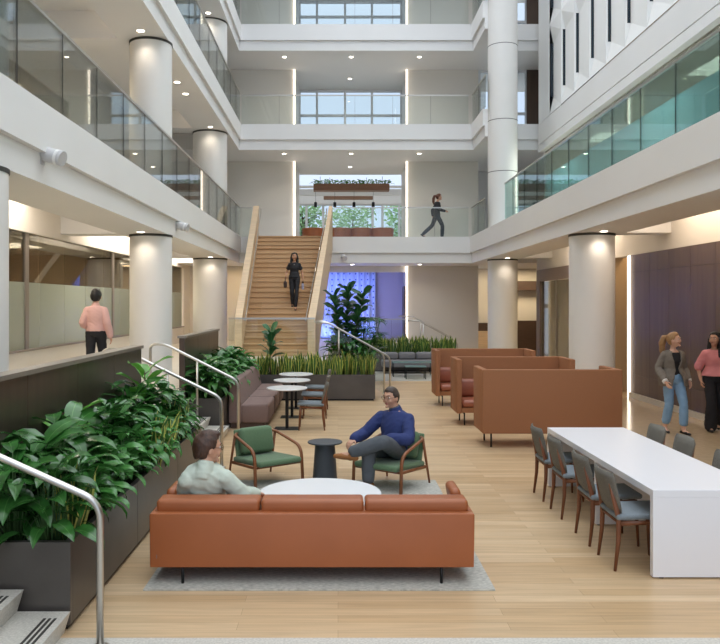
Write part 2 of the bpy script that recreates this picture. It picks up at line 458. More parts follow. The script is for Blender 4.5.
# level 2 to 4, corridor side
mb = MB()
for j in (1, 2, 3):
    z0, z1 = LEV[j]
    mb.box(-7.15, -7.0, 20 if j == 1 else -4, 30.6, z0, z1+.6)
struct(mb.build('wall_upper_left', 'cream_wall'), 'cream corridor walls of the upper levels')
mb = MB(); fr = MB(); y = 3
while y < 20:
    mb.box(-7.06, -7.04, y+.01, min(y+1.7, 20)-.01, 4.72, 7.5); y += 1.7
w = struct(mb.build('window_2', 'office_glass'), 'glazed room front along the upper corridor')
fr.box(-7.12, -7.0, 3, 20, 7.5, 8.56); fr.box(-7.12, -7.0, 19.9, 20, 4.72, 7.5); fr.box(-7.1, -7.0, 3, 20, 4.72, 4.8)
fr.build('window_frame', 'cream_wall', w)
S('ceiling_upper_room', 'ceiling_paint', None, (-9.5, -7.12, 3, 20, 7.5, 7.6))

# end wall of the atrium
for j, (z0, z1) in enumerate(LEV[:4]):
    z0 = PLAT if j == 0 else z0
    bx = [(-9.5, -1.7, 30.6, 30.9, z0, z1)]
    bx.append((2.8, 5.65, 30.6, 30.9, 0 if j == 0 else z0, z1))
    S('wall_back', 'cream_wall', 'cream end wall behind the bridge, level %d' % (j+1), *bx)
    # recess returns
    S('wall_recess', 'white_paint', None, (-1.9, -1.7, 30.9, 33.6, z0, z1), (2.8, 3.0, 30.9, 33.6, z0, z1))
LABS = ['beside the stair head', 'under the bridge', 'on the third level', 'on the top level']
for j, (z0, z1) in enumerate(LEV[:4]):
    for s, x in ((0, -1.76), (1, 2.76)):
        if j == 0 and s == 0: continue
        t = B(x-.028, x+.028, 30.54, 30.6, (PLAT if j == 0 else z0)+.02, z1-.02).build('light_strip', 'led_white')
        nm = ['edge of the blue niche', 'level two', 'level three', 'level four'][j]
        tag(t, 'vertical glowing strip light, end wall, %s, %s' % (nm, 'stair side' if s == 0 else 'booth side'), 'light', 'strip lights on the end wall')
# windows of the recess (levels 3, 4)
def win_grid(n, x0, x1, y, z0, z1, xs, zs, label, t=.05):
    g = B(x0, x1, y-.01, y+.01, z0, z1)
    w = struct(g.build('window_%d' % n, 'window_glass'), label)
    f = MB()
    for x in [x0]+list(xs)+[x1]: f.box(x-t, x+t, y-.06, y+.06, z0, z1)
    for z in [z0]+list(zs)+[z1]: f.box(x0, x1, y-.055, y+.055, z-t, z+t)
    f.build('window_frame', 'window_frame', w)
win_grid(3, -1.7, 2.8, 33.6, 8.95, 11.62, (-.93, .31, 1.5), (10.54,), 'gridded window of the niche on level three')
win_grid(4, -1.7, 2.8, 33.6, 12.65, 15.55, (-.93, .31, 1.5), (14.35, 14.9), 'gridded window of the niche on the top level')
win_grid(5, 5.7, 7.6, 30.7, 8.95, 11.6, (6.6,), (9.9,), 'end window beside the tall column on level three')
win_grid(6, 5.7, 7.6, 30.7, 12.65, 15.55, (6.3, 6.9), (13.6,), 'end window beside the tall column on the top level')
S('wall_end_dark', 'bronze_panel', None, (7.6, 10.5, 30.6, 30.8, 8.9, 11.65), (7.6, 10.5, 30.6, 30.8, 12.61, 15.6))
S('wall_lounge_side', 'white_paint', None, (-4.1, -4, 33.6, 38.6, 4.72, 9), (5, 5.1, 33.6, 38.6, 4.72, 9), (5.65, 10.5, 33, 33.2, 4.72, 7.96))
# far windows of the lounge
win_grid(7, -4, 5, 38.5, 4.9, 7.25, (-1.6, -.75, 1.75, 2.25, 3.1), (), 'far lounge window with trees outside', .06)
S('trim_lounge_beam', 'white_paint', None, (-4, 5, 38.3, 38.6, 7.25, 8.0), (-4, 5, 36.0, 36.25, 7.36, 7.66), (-4, 5, 38.3, 38.6, 4.72, 4.9))
# ground-level niche with the curtain
S('wall_niche', 'lilac_wall', 'lilac-lit wall beside the blue curtain', (1.6, 2.8, 32.5, 32.7, PLAT, 3.75), (-1.7, 2.8, 33.3, 33.5, PLAT, 3.75))
S('trim_niche_header', 'white_paint', None, (-1.7, 2.8, 30.62, 30.75, 3.5, 3.75))
S('door_1', 'bronze_panel', 'narrow dark door at the niche edge', (2.72, 2.79, 31.2, 32.2, PLAT, 2.95))
# right side, ground
mb = MB()
ys = [5.0, 6.0, 7.0, 8.0, 9.0, 10.0, 11.05, 12.1, 13.15, 14.2, 15.2, 16.2, 17.2, 18.3]
for a, b in zip(ys[:-1], ys[1:]):
    for z0, z1 in ((.12, .56), (.56, 3.0), (3.0, 3.41)):
        mb.box(7.05, 7.2, a+.004, b-.004, z0+.004, z1-.004)
struct(mb.build('wall_panelled', 'dark_wall'), 'dark panelled wall behind the walking women')
S('wall_panelled_core', 'dark_joint', None, (7.07, 7.3, 5.0, 18.3, 0, 3.4))
S('baseboard_right', 'stone', None, (7.0, 7.07, 5, 18.3, 0, .12))
S('wall_upper_right', 'cream_wall', None, (7.06, 7.3, 5, 27, 3.41, 4.37))
tag(B(7.0, 7.05, 18.31, 18.39, .0, 3.4).build('light_strip', 'led_white'), 'vertical glowing strip light at the end of the dark panelled wall', 'light')
S('wall_passage', 'beige_wall', None, (7.06, 9.5, 19.4, 19.55, 0, 4.37), (9.4, 9.5, 18.3, 19.4, 0, 4.37), (7.3, 9.5, 18.2, 18.3, 0, 4.37))
mb = MB(); mb.box(7.02, 7.2, 19.5, 26.9, 3.02, 3.41); mb.box(7.02, 7.2, 26.45, 26.9, 0, 3.02); mb.box(7.02, 7.2, 19.5, 19.9, 0, 3.02)
struct(mb.build('wall_room_front', 'room_brown'), 'brown framed front of the glazed meeting room')
g = MB(); fr = MB()
for a, b in ((19.9, 21.5), (21.5, 23.1), (23.1, 24.7), (24.7, 26.45)):
    g.box(7.1, 7.12, a+.03, b-.03, .02, 3.0); fr.box(7.08, 7.14, b-.03, b+.03, 0, 3.02)
w = struct(g.build('window_8', 'office_glass'), 'glass front of the brown meeting room')
fr.build('window_frame', 'bronze_cap', w)
S('wall_room_back', 'cream_wall', None, (9.9, 10.0, 19.5, 27, 0, 3.4), (7.2, 10, 26.85, 26.95, 0, 3.4))
S('ceiling_room', 'ceiling_paint', None, (7.2, 10, 19.5, 27, 3.4, 3.5))
# far pantry wall beyond the columns
S('wall_pantry', 'cream_wall', 'far cream wall with brown bands', (5.65, 10.5, 33, 33.2, 0, 3.75))
mb = MB().box(5.65, 6.9, 32.6, 33, 0, 1.05)
struct(mb.build('wall_pantry_counter', 'oak_pale'))
S('wall_pantry_band', 'brown_panel', None, (6.75, 10.5, 32.6, 32.95, 0, 1.5), (6.75, 10.5, 32.6, 32.95, 2.8, 3.2), (5.65, 6.75, 32.8, 32.95, 1.05, 1.4))

# right side, level 2 glass front and the slotted white wall over it
S('wall_band', 'white_paint', 'plain white bands under the slotted wall', (7.3, 7.7, -4, 27.7, 7.74, 7.98), (7.33, 7.7, -4, 27.7, 7.98, 8.02), (7.3, 7.7, -4, 27.7, 8.02, 8.72), (7.33, 7.7, -4, 27.7, 8.72, 8.76))
mb = MB(); sl = MB(); y0 = 26.25; st = 1.385; D = .14
def bay(ya, z):
    """one saw-tooth bay: proud at its near end, set back at the far slot"""
    yb = ya-st; X = 7.3; h = .62; H = 2.46; E = X+D
    i = len(mb.v)
    V = [(X,yb,z), (X,ya,z), (X,yb,z+h), (E,ya,z+h), (X,yb,z+H), (E,ya,z+H), (X,yb,z+H+h), (X,ya,z+H+h), (X,ya,z+h), (X,ya,z+H)]
    mb.v += V; mb.uv += [(0,0)]*10
    mb.f += [tuple(i+q for q in f) for f in ((0,1,3,2), (2,3,5,4), (4,5,7,6), (1,8,3), (9,7,5), (8,9,5,3))]
    A = E-.085; q = ya-.004
    sl.add([(A,q,z+h), (E,q,z+h), (E,q,z+H), (A,q,z+H), (A,ya+.02,z+h), (E,ya+.02,z+h), (E,ya+.02,z+H), (A,ya+.02,z+H)], [(3,2,1,0),(4,5,6,7),(0,1,5,4),(1,2,6,5),(2,3,7,6),(3,0,4,7)])
while y0 > -2:
    for z in (8.76, 11.84, 14.92): bay(y0, z)
    y0 -= st
mb.box(7.31, 7.7, 26.25, 27.7, 8.76, 18)
w = struct(mb.build('wall_slotted', 'fluted_panel'), 'white folded wall with narrow dark vertical slots')
sl.build('slot_window', 'slot_glass', w)
g1 = MB(); g2 = MB(); fr = MB(); y = 2.0
while y < 27:
    y2 = min(y+1.55, 27.5); g1.box(7.49, 7.51, y+.01, y2-.01, 4.74, 6.85); g2.box(7.49, 7.51, y+.01, y2-.01, 6.85, 7.74); y = y2
w = struct(g2.build('window_9', 'office_glass'), 'glazed room front behind the teal balustrade')
g1.build('frosted_pane', 'teal_frost', w)
S('ceiling_level_two_room', 'ceiling_paint', None, (7.7, 10.5, -4, 27.6, 7.74, 7.85))
S('wall_level_two_room', 'cream_wall', None, (10.3, 10.5, -4, 27.6, 4.72, 7.74), (7.52, 10.5, 27.5, 27.7, 4.72, 7.74), (7.6, 10.5, 12.8, 13, 4.72, 7.74))

# ------------------------------------------------------------------ balustrades
def balustrade(label, axis, fix, cuts, z, tint='rail_glass', h=1.08, group='glass balustrades'):
    a, b = cuts[0], cuts[-1]
    loc = (fix, (a+b)/2, z) if axis == 1 else ((a+b)/2, fix, z)
    t = thing('glass_balustrade', label, 'balustrade', loc, 0, group)
    for p, q in zip(cuts[:-1], cuts[1:]):
        mb = MB()
        if axis == 1: mb.box(fix-.009, fix+.009, p+.007, q-.007, z+.005, z+h)
        else: mb.box(p+.007, q-.007, fix-.009, fix+.009, z+.005, z+h)
        part(mb, 'glass_pane', tint, t)
        # dark edge seam of the laminated sheet
    r = MB()
    if axis == 1: r.box(fix-.022, fix+.022, a, b, z+h-.01, z+h+.03)
    else: r.box(a, b, fix-.022, fix+.022, z+h-.01, z+h+.03)
    part(r, 'handrail', 'steel', t)
    for p in cuts[1:-1]:
        s = MB()
        if axis == 1: s.box(fix-.008, fix+.008, p-.003, p+.003, z, z+h)
        else: s.box(p-.003, p+.003, fix-.008, fix+.008, z, z+h)
        part(s, 'seam', 'dark_joint', t)
    return t
def frange(a, b, st):
    o = [a]
    while o[-1]+st < b-.2: o.append(o[-1]+st)
    return o+[b]
LN = ['second', 'third', 'fourth']
for j, n in zip((1, 2, 3), LN):
    balustrade('long glass balustrade with steel handrail on the %s-level corridor balcony, stair side' % n, 1, -3.625, frange(1.48, 28.1, 1.42), LEV[j][0])
    if j > 1:
        balustrade('glass balustrade across the %s-level bridge at the end of the atrium' % n, 0, 28.3, frange(-3.6, 4.86, 1.41), LEV[j][0])
        balustrade('short glass balustrade on the %s level running from the bridge to the tall column' % n, 1, 5.0, [25.75, 27, 28.25], LEV[j][0])
balustrade('glass balustrade on the second-level bridge in front of the walking person', 0, 28.3, frange(-.15, 4.86, 1.25), LEV[1][0])
balustrade('short glass balustrade beside the head of the wooden staircase', 0, 28.3, [-3.66, -3.2], LEV[1][0])
balustrade('teal-tinted glass balustrade on the balcony above the dining table side', 1, 4.97, frange(2.09, 22.6, 1.3), LEV[1][0], 'teal_glass')
balustrade('short glass balustrade between the tall column and the bridge, second level', 1, 4.97, [25.7, 27, 28.25], LEV[1][0])

# ------------------------------------------------------------------ main wooden staircase
ST0, ST1 = 21.5, 28.2; NR = 23; RISE = (4.72-PLAT)/NR; RUN = (ST1-ST0)/NR
st = thing('wooden_staircase', 'wide oak staircase with solid oak side walls rising to the bridge', 'staircase', (-1.7, 24.8, PLAT))
xl = lambda y: -2.93+(28.2-y)*.032
xr = lambda y: -.33-(28.2-y)*.078
for k in range(NR):
    y0, y1 = ST0+k*RUN, ST0+(k+1)*RUN; zt = PLAT+(k+1)*RISE; zb_ = max(PLAT-.0, zt-RISE-.22)
    mb = MB().hexa([(xl(y0)-.02, y0-.035, zt-.035), (xr(y0)+.02, y0-.035, zt-.035), (xr(y1)+.02, y1, zt-.04), (xl(y1)-.02, y1, zt-.04),
                    (xl(y0)-.02, y0-.035, zt), (xr(y0)+.02, y0-.035, zt), (xr(y1)+.02, y1, zt), (xl(y1)-.02, y1, zt)])
    mb.hexa([(xl(y0)-.02, y0, zb_), (xr(y0)+.02, y0, zb_), (xr(y1)+.02, y1, zb_), (xl(y1)-.02, y1, zb_),
             (xl(y0)-.02, y0, zt-.045), (xr(y0)+.02, y0, zt-.045), (xr(y1)+.02, y1, zt-.045), (xl(y1)-.02, y1, zt-.045)])
    part(mb, 'step', 'oak_stair', st)
SLP = RISE/RUN
def sidewall(fi, fo, name):
    prof = [(28.19, 5.86), (28.19, 4.25), (22.6, .94), (22.3, PLAT), (21.45, PLAT), (21.45, 5.8-SLP*(28.2-21.45))]
    n = len(prof); vs = [(fi(y), y, z) for y, z in prof]+[(fo(y), y, z) for y, z in prof]
    mb = MB(); mb.add(vs, [tuple(range(n)), tuple(range(2*n-1, n-1, -1))]+[(i, n+i, n+(i+1) % n, (i+1) % n) for i in range(n)])
    part(mb, name, 'oak_pale', st)
sidewall(xl, lambda y: -3.135+(28.2-y)*.0325, 'side_wall')
sidewall(xr, lambda y: -.2-(28.2-y)*.065, 'side_wall')
for f, s in ((xl, 1), (xr, -1)):
    pts = []
    for y in (28.05, 25, 21.7): pts.append((f(y)+s*.08, y, 4.72-SLP*(28.2-y)+.95))
    mb = MB().tube([(pts[0][0], 28.15, 5.75), pts[0], pts[1], pts[2], (pts[2][0], 21.6, pts[2][2]-.06)], .02, 10)
    for y in (27.5, 26, 24.5, 23, 22): mb.tube([(f(y), y, 4.72-SLP*(28.2-y)+.87), (f(y)+s*.08, y, 4.72-SLP*(28.2-y)+.87), (f(y)+s*.08, y, 4.72-SLP*(28.2-y)+.94)], .009, 6)
    part(mb, 'handrail', 'steel', st, True)

# ------------------------------------------------------------------ side steps in stone
def side_steps(label, x0, y0, y1, sgn, n, tread, z_riser, strips=True, mx='stone'):
    t = thing('stone_steps', label, 'steps', (x0, (y0+y1)/2, 0))
    for i in range(n):
        xa = x0+sgn*tread*i; xb = x0+sgn*tread*(n)
        z0, z1 = z_riser*i, z_riser*(i+1)
        poly = [(xa-sgn*.0, z1), (xa+sgn*.045, z0), (xb, z0), (xb, z1)]
        mb = MB().prism(poly, 1, y0, y1); s = part(mb, 'step', mx, t)
        if strips:
            sm = MB()
            for q in (.05, .085, .12): sm.box(min(xa+sgn*q, xa+sgn*(q+.018)), max(xa+sgn*q, xa+sgn*(q+.018)), y0+.05, y1-.12, z1, z1+.003)
            sm.build('grip_strip', 'dark_joint', s)
    return t
side_steps('pale stone steps with dark grip strips beside the front of the large planter', -1.83, 2.4, 5.2, -1, 4, .32, .15)
side_steps('pale stone steps between the two leafy planters', -1.87, 10.32, 13.08, -1, 4, .32, .15)
side_steps('pale steps behind the snake plant planter', .86, 18.3, 20.4, -1, 4, .29, .15, False)
side_steps('far pale steps going down beside the lounge', 4.1, 25.75, 28.1, -1, 4, .3, .15, False)

def bent(pts, r=.12, n=6):
    """round the corners of a polyline"""
    P = [Vector(p) for p in pts]; o = [P[0]]
    for a, b, c in zip(P[:-2], P[1:-1], P[2:]):
        d0 = (a-b).normalized(); d1 = (c-b).normalized(); q = min(r, (a-b).length*.45, (c-b).length*.45)
        s, e = b+d0*q, b+d1*q
        for i in range(n+1):
            t = i/n; o.append(s*(1-t)**2+b*2*t*(1-t)+e*t*t)
    return o+[P[-1]]
def stair_rail(label, pts, posts, r=.024):
    """bent steel handrail; posts = [(x, y, ztop, zfoot)]"""
    t = thing('steel_handrail', label, 'handrail', pts[0], 0)
    part(MB().tube(bent(pts), r, 12), 'rail', 'steel', t, True)
    for x, y, z, zf in posts: part(MB().tube([(x, y, zf), (x, y, z)], .02, 12), 'post', 'steel', t, True)
    for x, y, zf in [(pts[0][0], pts[0][1], pts[0][2])]+[(p[0], p[1], p[3]) for p in posts]:
        part(MB().lathe([(.055, 0), (.055, .008), (.03, .018)], (x, y, zf), 20), 'base_plate', 'steel', t, True)
    return t
stair_rail('bent steel handrail at the bottom corner beside the large planter', [(-1.565, 5.0, 0), (-1.565, 5.0, .95), (-2.3, 5.0, 1.28), (-3.1, 5.0, 1.68), (-3.3, 5.0, 1.68)], [(-2.3, 5.0, 1.27, .3)])
stair_rail('bent steel handrail on the steps, large planter side', [(-1.6, 10.45, 0), (-1.6, 10.45, .95), (-2.97, 10.45, 1.62), (-3.25, 10.45, 1.62), (-3.25, 10.45, .75)], [(-2.35, 10.45, 1.3, .3)])
stair_rail('bent steel handrail on the steps, beside the mauve bench', [(-1.7, 12.95, 0), (-1.7, 12.95, .93), (-2.95, 12.95, 1.56), (-3.2, 12.95, 1.56), (-3.2, 12.95, .75)], [(-2.4, 12.95, 1.28, .3)])
h1 = stair_rail('steel handrail sloping down beside the snake plants, plant side of the pair', [(1.25, 18.3, 0), (1.25, 18.3, .96), (-.25, 18.3, 1.79), (-.55, 18.3, 1.79)], [(.02, 18.3, 1.62, .6)])
h2 = stair_rail('steel handrail sloping down beside the snake plants, stair side of the pair', [(1.15, 19.0, 0), (1.15, 19.0, .98), (-.3, 19.0, 1.8), (-.6, 19.0, 1.8)], [])
h3 = stair_rail('far steel handrail going down at the end of the lounge, wall side', [(4.15, 27.6, 0), (4.15, 27.6, .98), (2.7, 27.6, 1.78), (2.2, 27.6, 1.78)], [(3.0, 27.6, 1.6, .6)])
h4 = stair_rail('far steel handrail going down at the end of the lounge, sofa side', [(4.05, 25.8, 0), (4.05, 25.8, .94), (2.75, 25.8, 1.66), (2.35, 25.8, 1.66)], [(2.9, 25.8, 1.58, .6)])
# glass guards of the raised platform
balustrade('low glass guard in front of the foot of the wooden staircase', 0, 18.2, [-2.62, -1.5, -.55], PLAT, h=1.13)
balustrade('low glass guard on the platform behind the far planter', 0, 25.65, [-.25, .8, 1.8, 2.3], PLAT, h=.95)
g = MB(); g.add([(-.2, 18.34, .8), (1.1, 18.34, .08), (1.1, 18.34, .95), (-.2, 18.34, 1.68), (-.2, 18.35, .8), (1.1, 18.35, .08), (1.1, 18.35, .95), (-.2, 18.35, 1.68)],
      [(0,1,2,3), (7,6,5,4), (0,4,5,1), (1,5,6,2), (2,6,7,3), (3,7,4,0)])
part(g, 'glass_pane', 'rail_glass', h1)

# ------------------------------------------------------------------ seating group
RUGZ = .012
o = tag(B(-1.53, 1.235, 5.964, 9.65, 0.001, RUGZ).build('rug', 'rug'), 'pale grey woven rug under the leather sofa and the green chairs', 'rug')
so = thing('sofa', 'long cognac leather sofa seen from behind on thin black legs', 'sofa', (-.21, 6.5, 0))
X0, X1 = -1.51, 1.094
part(MB().cushion(X0, X1, 6.07, 6.18, .143, .578, .018, 4), 'back_panel', 'sofa_leather', so, 'auto')
for a, b in ((X0, X0+.1), (X1-.1, X1)): part(MB().cushion(a, b, 6.182, 6.92, .143, .578, .018, 4), 'arm_panel', 'sofa_leather', so, 'auto')
part(B(X0+.102, X1-.102, 6.182, 6.9, .143, .27), 'seat_base', 'sofa_leather', so, bevel=.01)
w3 = (X1-X0-.22)/3
for k in range(3):
    a = X0+.11+k*w3
    part(MB().cushion(a+.004, a+w3-.004, 6.36, 6.93, .272, .42, .05, 8), 'seat_cushion', 'sofa_leather', so, 'auto')
    a = X0+.035+k*(X1-X0-.07)/3; b = a+(X1-X0-.07)/3
    c = part(MB().cushion(a+.004, b-.004, 6.14, 6.35, .535, .668, .032, 8), 'back_cushion', 'sofa_leather', so, 'auto')
    pi = MB().tube([(a+.05, 6.15, .63), (b-.05, 6.15, .63)], .004, 6); pi = pi.build('piping', 'sofa_leather', c)
for s in (-1, 1):
    cx = (X0+.14) if s < 0 else (X1-.14)
    mb = MB().cushion(-.045, .045, -.17, .17, -.1, .1, .035, 6)
    mb.xf(Matrix.Translation((cx+s*.055, 6.62, .58)) @ Matrix.Rotation(s*-.15, 4, 'Y'))
    part(mb, 'arm_cushion', 'sofa_leather', so, 'auto')
for x in (-1.246, .83):
    for y in (6.1, 6.84):
        part(MB().tube([(x, y, .15), (x, y, RUGZ)], .012, 10), 'leg', 'black_metal', so, True)
part(B(X0+.06, X0+.064, 6.066, 6.07, .22, .25), 'care_tag', 'grey_fabric', so)

t = thing('coffee_table', 'round white coffee table behind the leather sofa', 'table', (-.18, 7.56, 0))
MB().lathe([(.56, .355), (.605, .362), (.61, .372), (.605, .38)], n=64).build('tabletop', 'white_top', t, 'auto')
MB().lathe([(.28, RUGZ), (.28, .03), (.05, .035), (.04, .06), (.04, .355)], n=32).build('pedestal', 'white_top', t, 'auto')
t = thing('side_table', 'small dark grey conical side table between the two green armchairs', 'table', (-.165, 9.62, RUGZ))
MB().lathe([(.215, .478), (.22, .484), (.22, .494), (.216, .497)], n=48).build('tabletop', 'slate_metal', t, 'auto')
MB().lathe([(.155, 0), (.158, .01), (.125, .47), (.16, .478)], n=40).build('base', 'slate_metal', t, 'auto')

def armchair():
    t = thing('armchair', 'empty green armchair with a curved wooden frame and a loose back cushion', 'armchair')
    for s in (-1, 1):
        pts = bent([(s*.345, .30, 0), (s*.34, .27, .44), (s*.305, -.27, .565), (s*.25, -.33, .575)], .13, 7)
        MB().tube(pts, .0175, 10, (1, 1.25)).build('arm_frame', 'teak', t, True)
        MB().tube([(s*.315, -.42, 0), (s*.30, -.285, .565)], [.014, .018], 10).build('leg', 'teak', t, True)
        MB().tube([(s*.315, -.35, .215), (s*.335, .275, .245)], .014, 8, (.8, 1.4)).build('side_rail', 'teak', t, True)
    MB().tube([(-.33, .25, .235), (.33, .25, .235)], .014, 8).build('front_rail', 'teak', t, True)
    MB().tube([(-.31, -.35, .215), (.31, -.35, .215)], .014, 8).build('rear_rail', 'teak', t, True)
    mb = MB().cushion(-.31, .31, -.33, .34, -.035, .035, .032, 8); mb.xf(Matrix.Translation((0, 0, .272)) @ Matrix.Rotation(.05, 4, 'X'))
    mb.build('seat', 'green_fabric', t, 'auto')
    mb = MB().cushion(-.27, .27, -.02, .02, -.2, .2, .018, 6); mb.xf(Matrix.Translation((0, -.335, .42)) @ Matrix.Rotation(.2, 4, 'X'))
    mb.build('backrest', 'green_fabric', t, 'auto')
    mb = MB().cushion(-.245, .245, -.06, .06, -.165, .165, .058, 8); mb.xf(Matrix.Translation((0, -.265, .485)) @ Matrix.Rotation(.24, 4, 'X'))
    mb.build('back_cushion', 'green_fabric', t, 'auto')
    return t
ac = armchair(); ac['group'] = 'green armchairs'
CH1, CH2 = (-.90, 9.62, RUGZ), (.64, 9.36, RUGZ)
ac.location = CH1; ac.rotation_euler = (0, 0, math.atan2(-.6, -.8)+0)  # local +y turned to (.6,-.8)
def yaw(fx, fy): return math.atan2(fy, fx)-PI/2
ac.rotation_euler = (0, 0, yaw(.6, -.8))
dup(ac, CH2, yaw(-.6, -.8), 'green armchair with a curved wooden frame in which the man in navy sits')

# ------------------------------------------------------------------ dining table and chairs
t = thing('dining_table', 'long white slab table with solid end panels', 'table', (3.05, 7.8, 0))
TY0, TY1 = 6.225, 9.37
part(B(2.58, 3.52, TY0, TY1, .667, .727), 'tabletop', 'table_white', t, bevel=.004)
for a, b in ((TY0, TY0+.06), (TY1-.06, TY1)): part(B(2.58, 3.52, a, b, .012, .667), 'end_panel', 'table_white', t, bevel=.003)
part(B(2.62, 3.48, 7.72, 7.77, .012, .667), 'middle_panel', 'table_white', t)
mb = MB()
for x in (2.66, 3.44):
    for y in (TY0+.03, 7.745, TY1-.03): mb.lathe([(.02, 0), (.02, .012)], (x, y, 0), 12)
part(mb, 'foot_trim', 'black_metal', t)

def shell(w, z0, z1, x_of, curve, th, n=10, m=8):
    """curved upholstered back, rounded outline; x_of(z) gives its lean"""
    vs = []; fs = []
    for side in (0, 1):
        for i in range(m+1):
            v = i/m; z = z0+(z1-z0)*v
            ww = w*(1-.10*(1-v))*(1-max(0, abs(v-.5)*2-.72)**2*1.6)
            for k in range(n+1):
                u = -1+2*k/n; e = (max(0, 1-abs(u)**6)*max(0, 1-abs(2*v-1)**8))**.5
                x = x_of(z)+curve*(1-u*u)*-1
                vs.append((x+(th*.5*e+.004)*(1 if side else -1), u*ww, z))
    q = (m+1)*(n+1)
    for i in range(m):
        for k in range(n):
            a = i*(n+1)+k; fs.append((a, a+n+1, a+n+2, a+1)); fs.append((q+a, q+a+1, q+a+n+2, q+a+n+1))
    ed = [k for k in range(n+1)]+[i*(n+1)+n for i in range(1, m+1)]+[m*(n+1)+k for k in range(n-1, -1, -1)]+[i*(n+1) for i in range(m-1, 0, -1)]
    for a, b in zip(ed, ed[1:]+ed[:1]): fs.append((a, b, q+b, q+a))
    return vs, fs
def dining_chair(label, group):
    """faces +x; rear feet at x = 0"""
    t = thing('dining_chair', label, 'chair', group=group)
    for s in (-1, 1):
        MB().tube([(0, s*.205, 0), (.03, s*.2, .25), (.035, s*.195, .44), (.0, s*.178, .6), (-.03, s*.165, .73)], [.011, .017, .02, .017, .011], 10, (.85, 1.15)).build('leg', 'walnut', t, True)
        MB().tube([(.455, s*.2, 0), (.44, s*.195, .28), (.43, s*.19, .43)], [.011, .017, .019], 10).build('leg', 'walnut', t, True)
        MB().tube([(.03, s*.195, .40), (.24, s*.195, .405), (.43, s*.19, .415)], [.019, .014, .018], 8, (.7, 1.3)).build('side_rail', 'walnut', t, True)
    MB().tube([(.43, -.19, .41), (.43, .19, .41)], .015, 8).build('front_rail', 'walnut', t, True)
    MB().tube([(.035, -.19, .41), (.035, .19, .41)], .015, 8).build('rear_rail', 'walnut', t, True)
    mb = MB().cushion(.01, .49, -.225, .225, -.025, .025, .023, 8); mb.xf(Matrix.Translation((0, 0, .452)) @ Matrix.Rotation(-.03, 4, 'Y'))
    mb.build('seat', 'seat_tweed_sheen', t, 'auto')
    vs, fs = shell(.23, .48, .83, lambda z: .06-(z-.49)*.24, .045, .04)
    mb = MB(); mb.add(vs, fs); mb.build('backrest', 'grey_tweed', t, True)
    return t
CY = (6.61, 7.26, 8.14, 8.85)
o1 = ('at the white table, first of the side row, beside the end panel', 'at the white table, second of the side row from the end panel',
      'at the white table, third of the side row from the end panel', 'at the white table, last of the side row, near the booths')
dc = dining_chair('grey walnut chair '+o1[0], 'chairs at the white dining table')
for k, y in enumerate(CY):
    if k == 0: dc.location = (2.335, y, 0)
    else: dup(dc, (2.335, y, 0), 0, 'grey walnut chair '+o1[k])
o2 = ('at the frame edge, only its back showing over the white table', 'middle of three backs showing over the white table', 'last of three backs over the white table, near the booths')
for k, y in enumerate(CY[1:]): dup(dc, (3.70, y, 0), PI, 'grey tweed chair '+o2[k])
# cafe tables along the bench
CT = [(-.917, 13.67), (-.911, 15.06), (-.903, 16.34)]
wh = ('closest to the green armchair', 'middle one of the three by the mauve bench', 'at the snake plant planter, by the mauve bench')
def cafe_table(label):
    t = thing('cafe_table', label, 'table', group='small round tables along the bench')
    MB().lathe([(.35, .715), (.365, .722), (.365, .738), (.36, .742)], n=48).build('tabletop', 'white_top', t, 'auto')
    MB().lathe([(.03, .012), (.03, .715)], n=16).build('column', 'black_metal', t, 'auto')
    B(-.22, .22, -.17, .17, 0, .012).build('base_plate', 'black_metal', t, bevel=.004)
    B(-.15, .15, -.15, .15, .705, .7149).build('top_plate', 'black_metal', t)
    return t
ct = cafe_table('small round white cafe table, '+wh[0])
for k, (x, y) in enumerate(CT):
    if k == 0: ct.location = (x, y, 0)
    else: dup(ct, (x, y, 0), 0, 'small round white cafe table, '+wh[k])
for k, (x, y) in enumerate(CT):
    dup(dc, (x+.68, y+.0, 0), PI, 'grey walnut chair facing the mauve bench, round table '+('closest to the green armchair', 'in the middle', 'by the snake plants')[k], 'chairs at the round tables')

# mauve bench
bn = thing('bench', 'long mauve upholstered bench with a high back beside the leafy planter', 'bench', (-1.6, 15.4, 0))
a, b = 13.66, 17.25
part(B(-1.93, -1.32, a+.04, b-.04, 0, .1), 'plinth', 'brown_panel', bn)
part(MB().cushion(-1.75, -1.24, a, b, .1, .435, .04, 8), 'seat', 'mauve_fabric', bn, 'auto')
mb = MB().prism([(-1.97, .1), (-1.74, .1), (-1.735, .43), (-1.82, .84), (-1.86, .865), (-1.93, .865), (-1.965, .83)], 1, a, b)
part(mb, 'backrest', 'mauve_fabric', bn, bevel=.02)
for y in (14.85, 16.05): part(B(-1.752, -1.232, y-.004, y+.004, .12, .437), 'seam', 'brown_panel', bn)

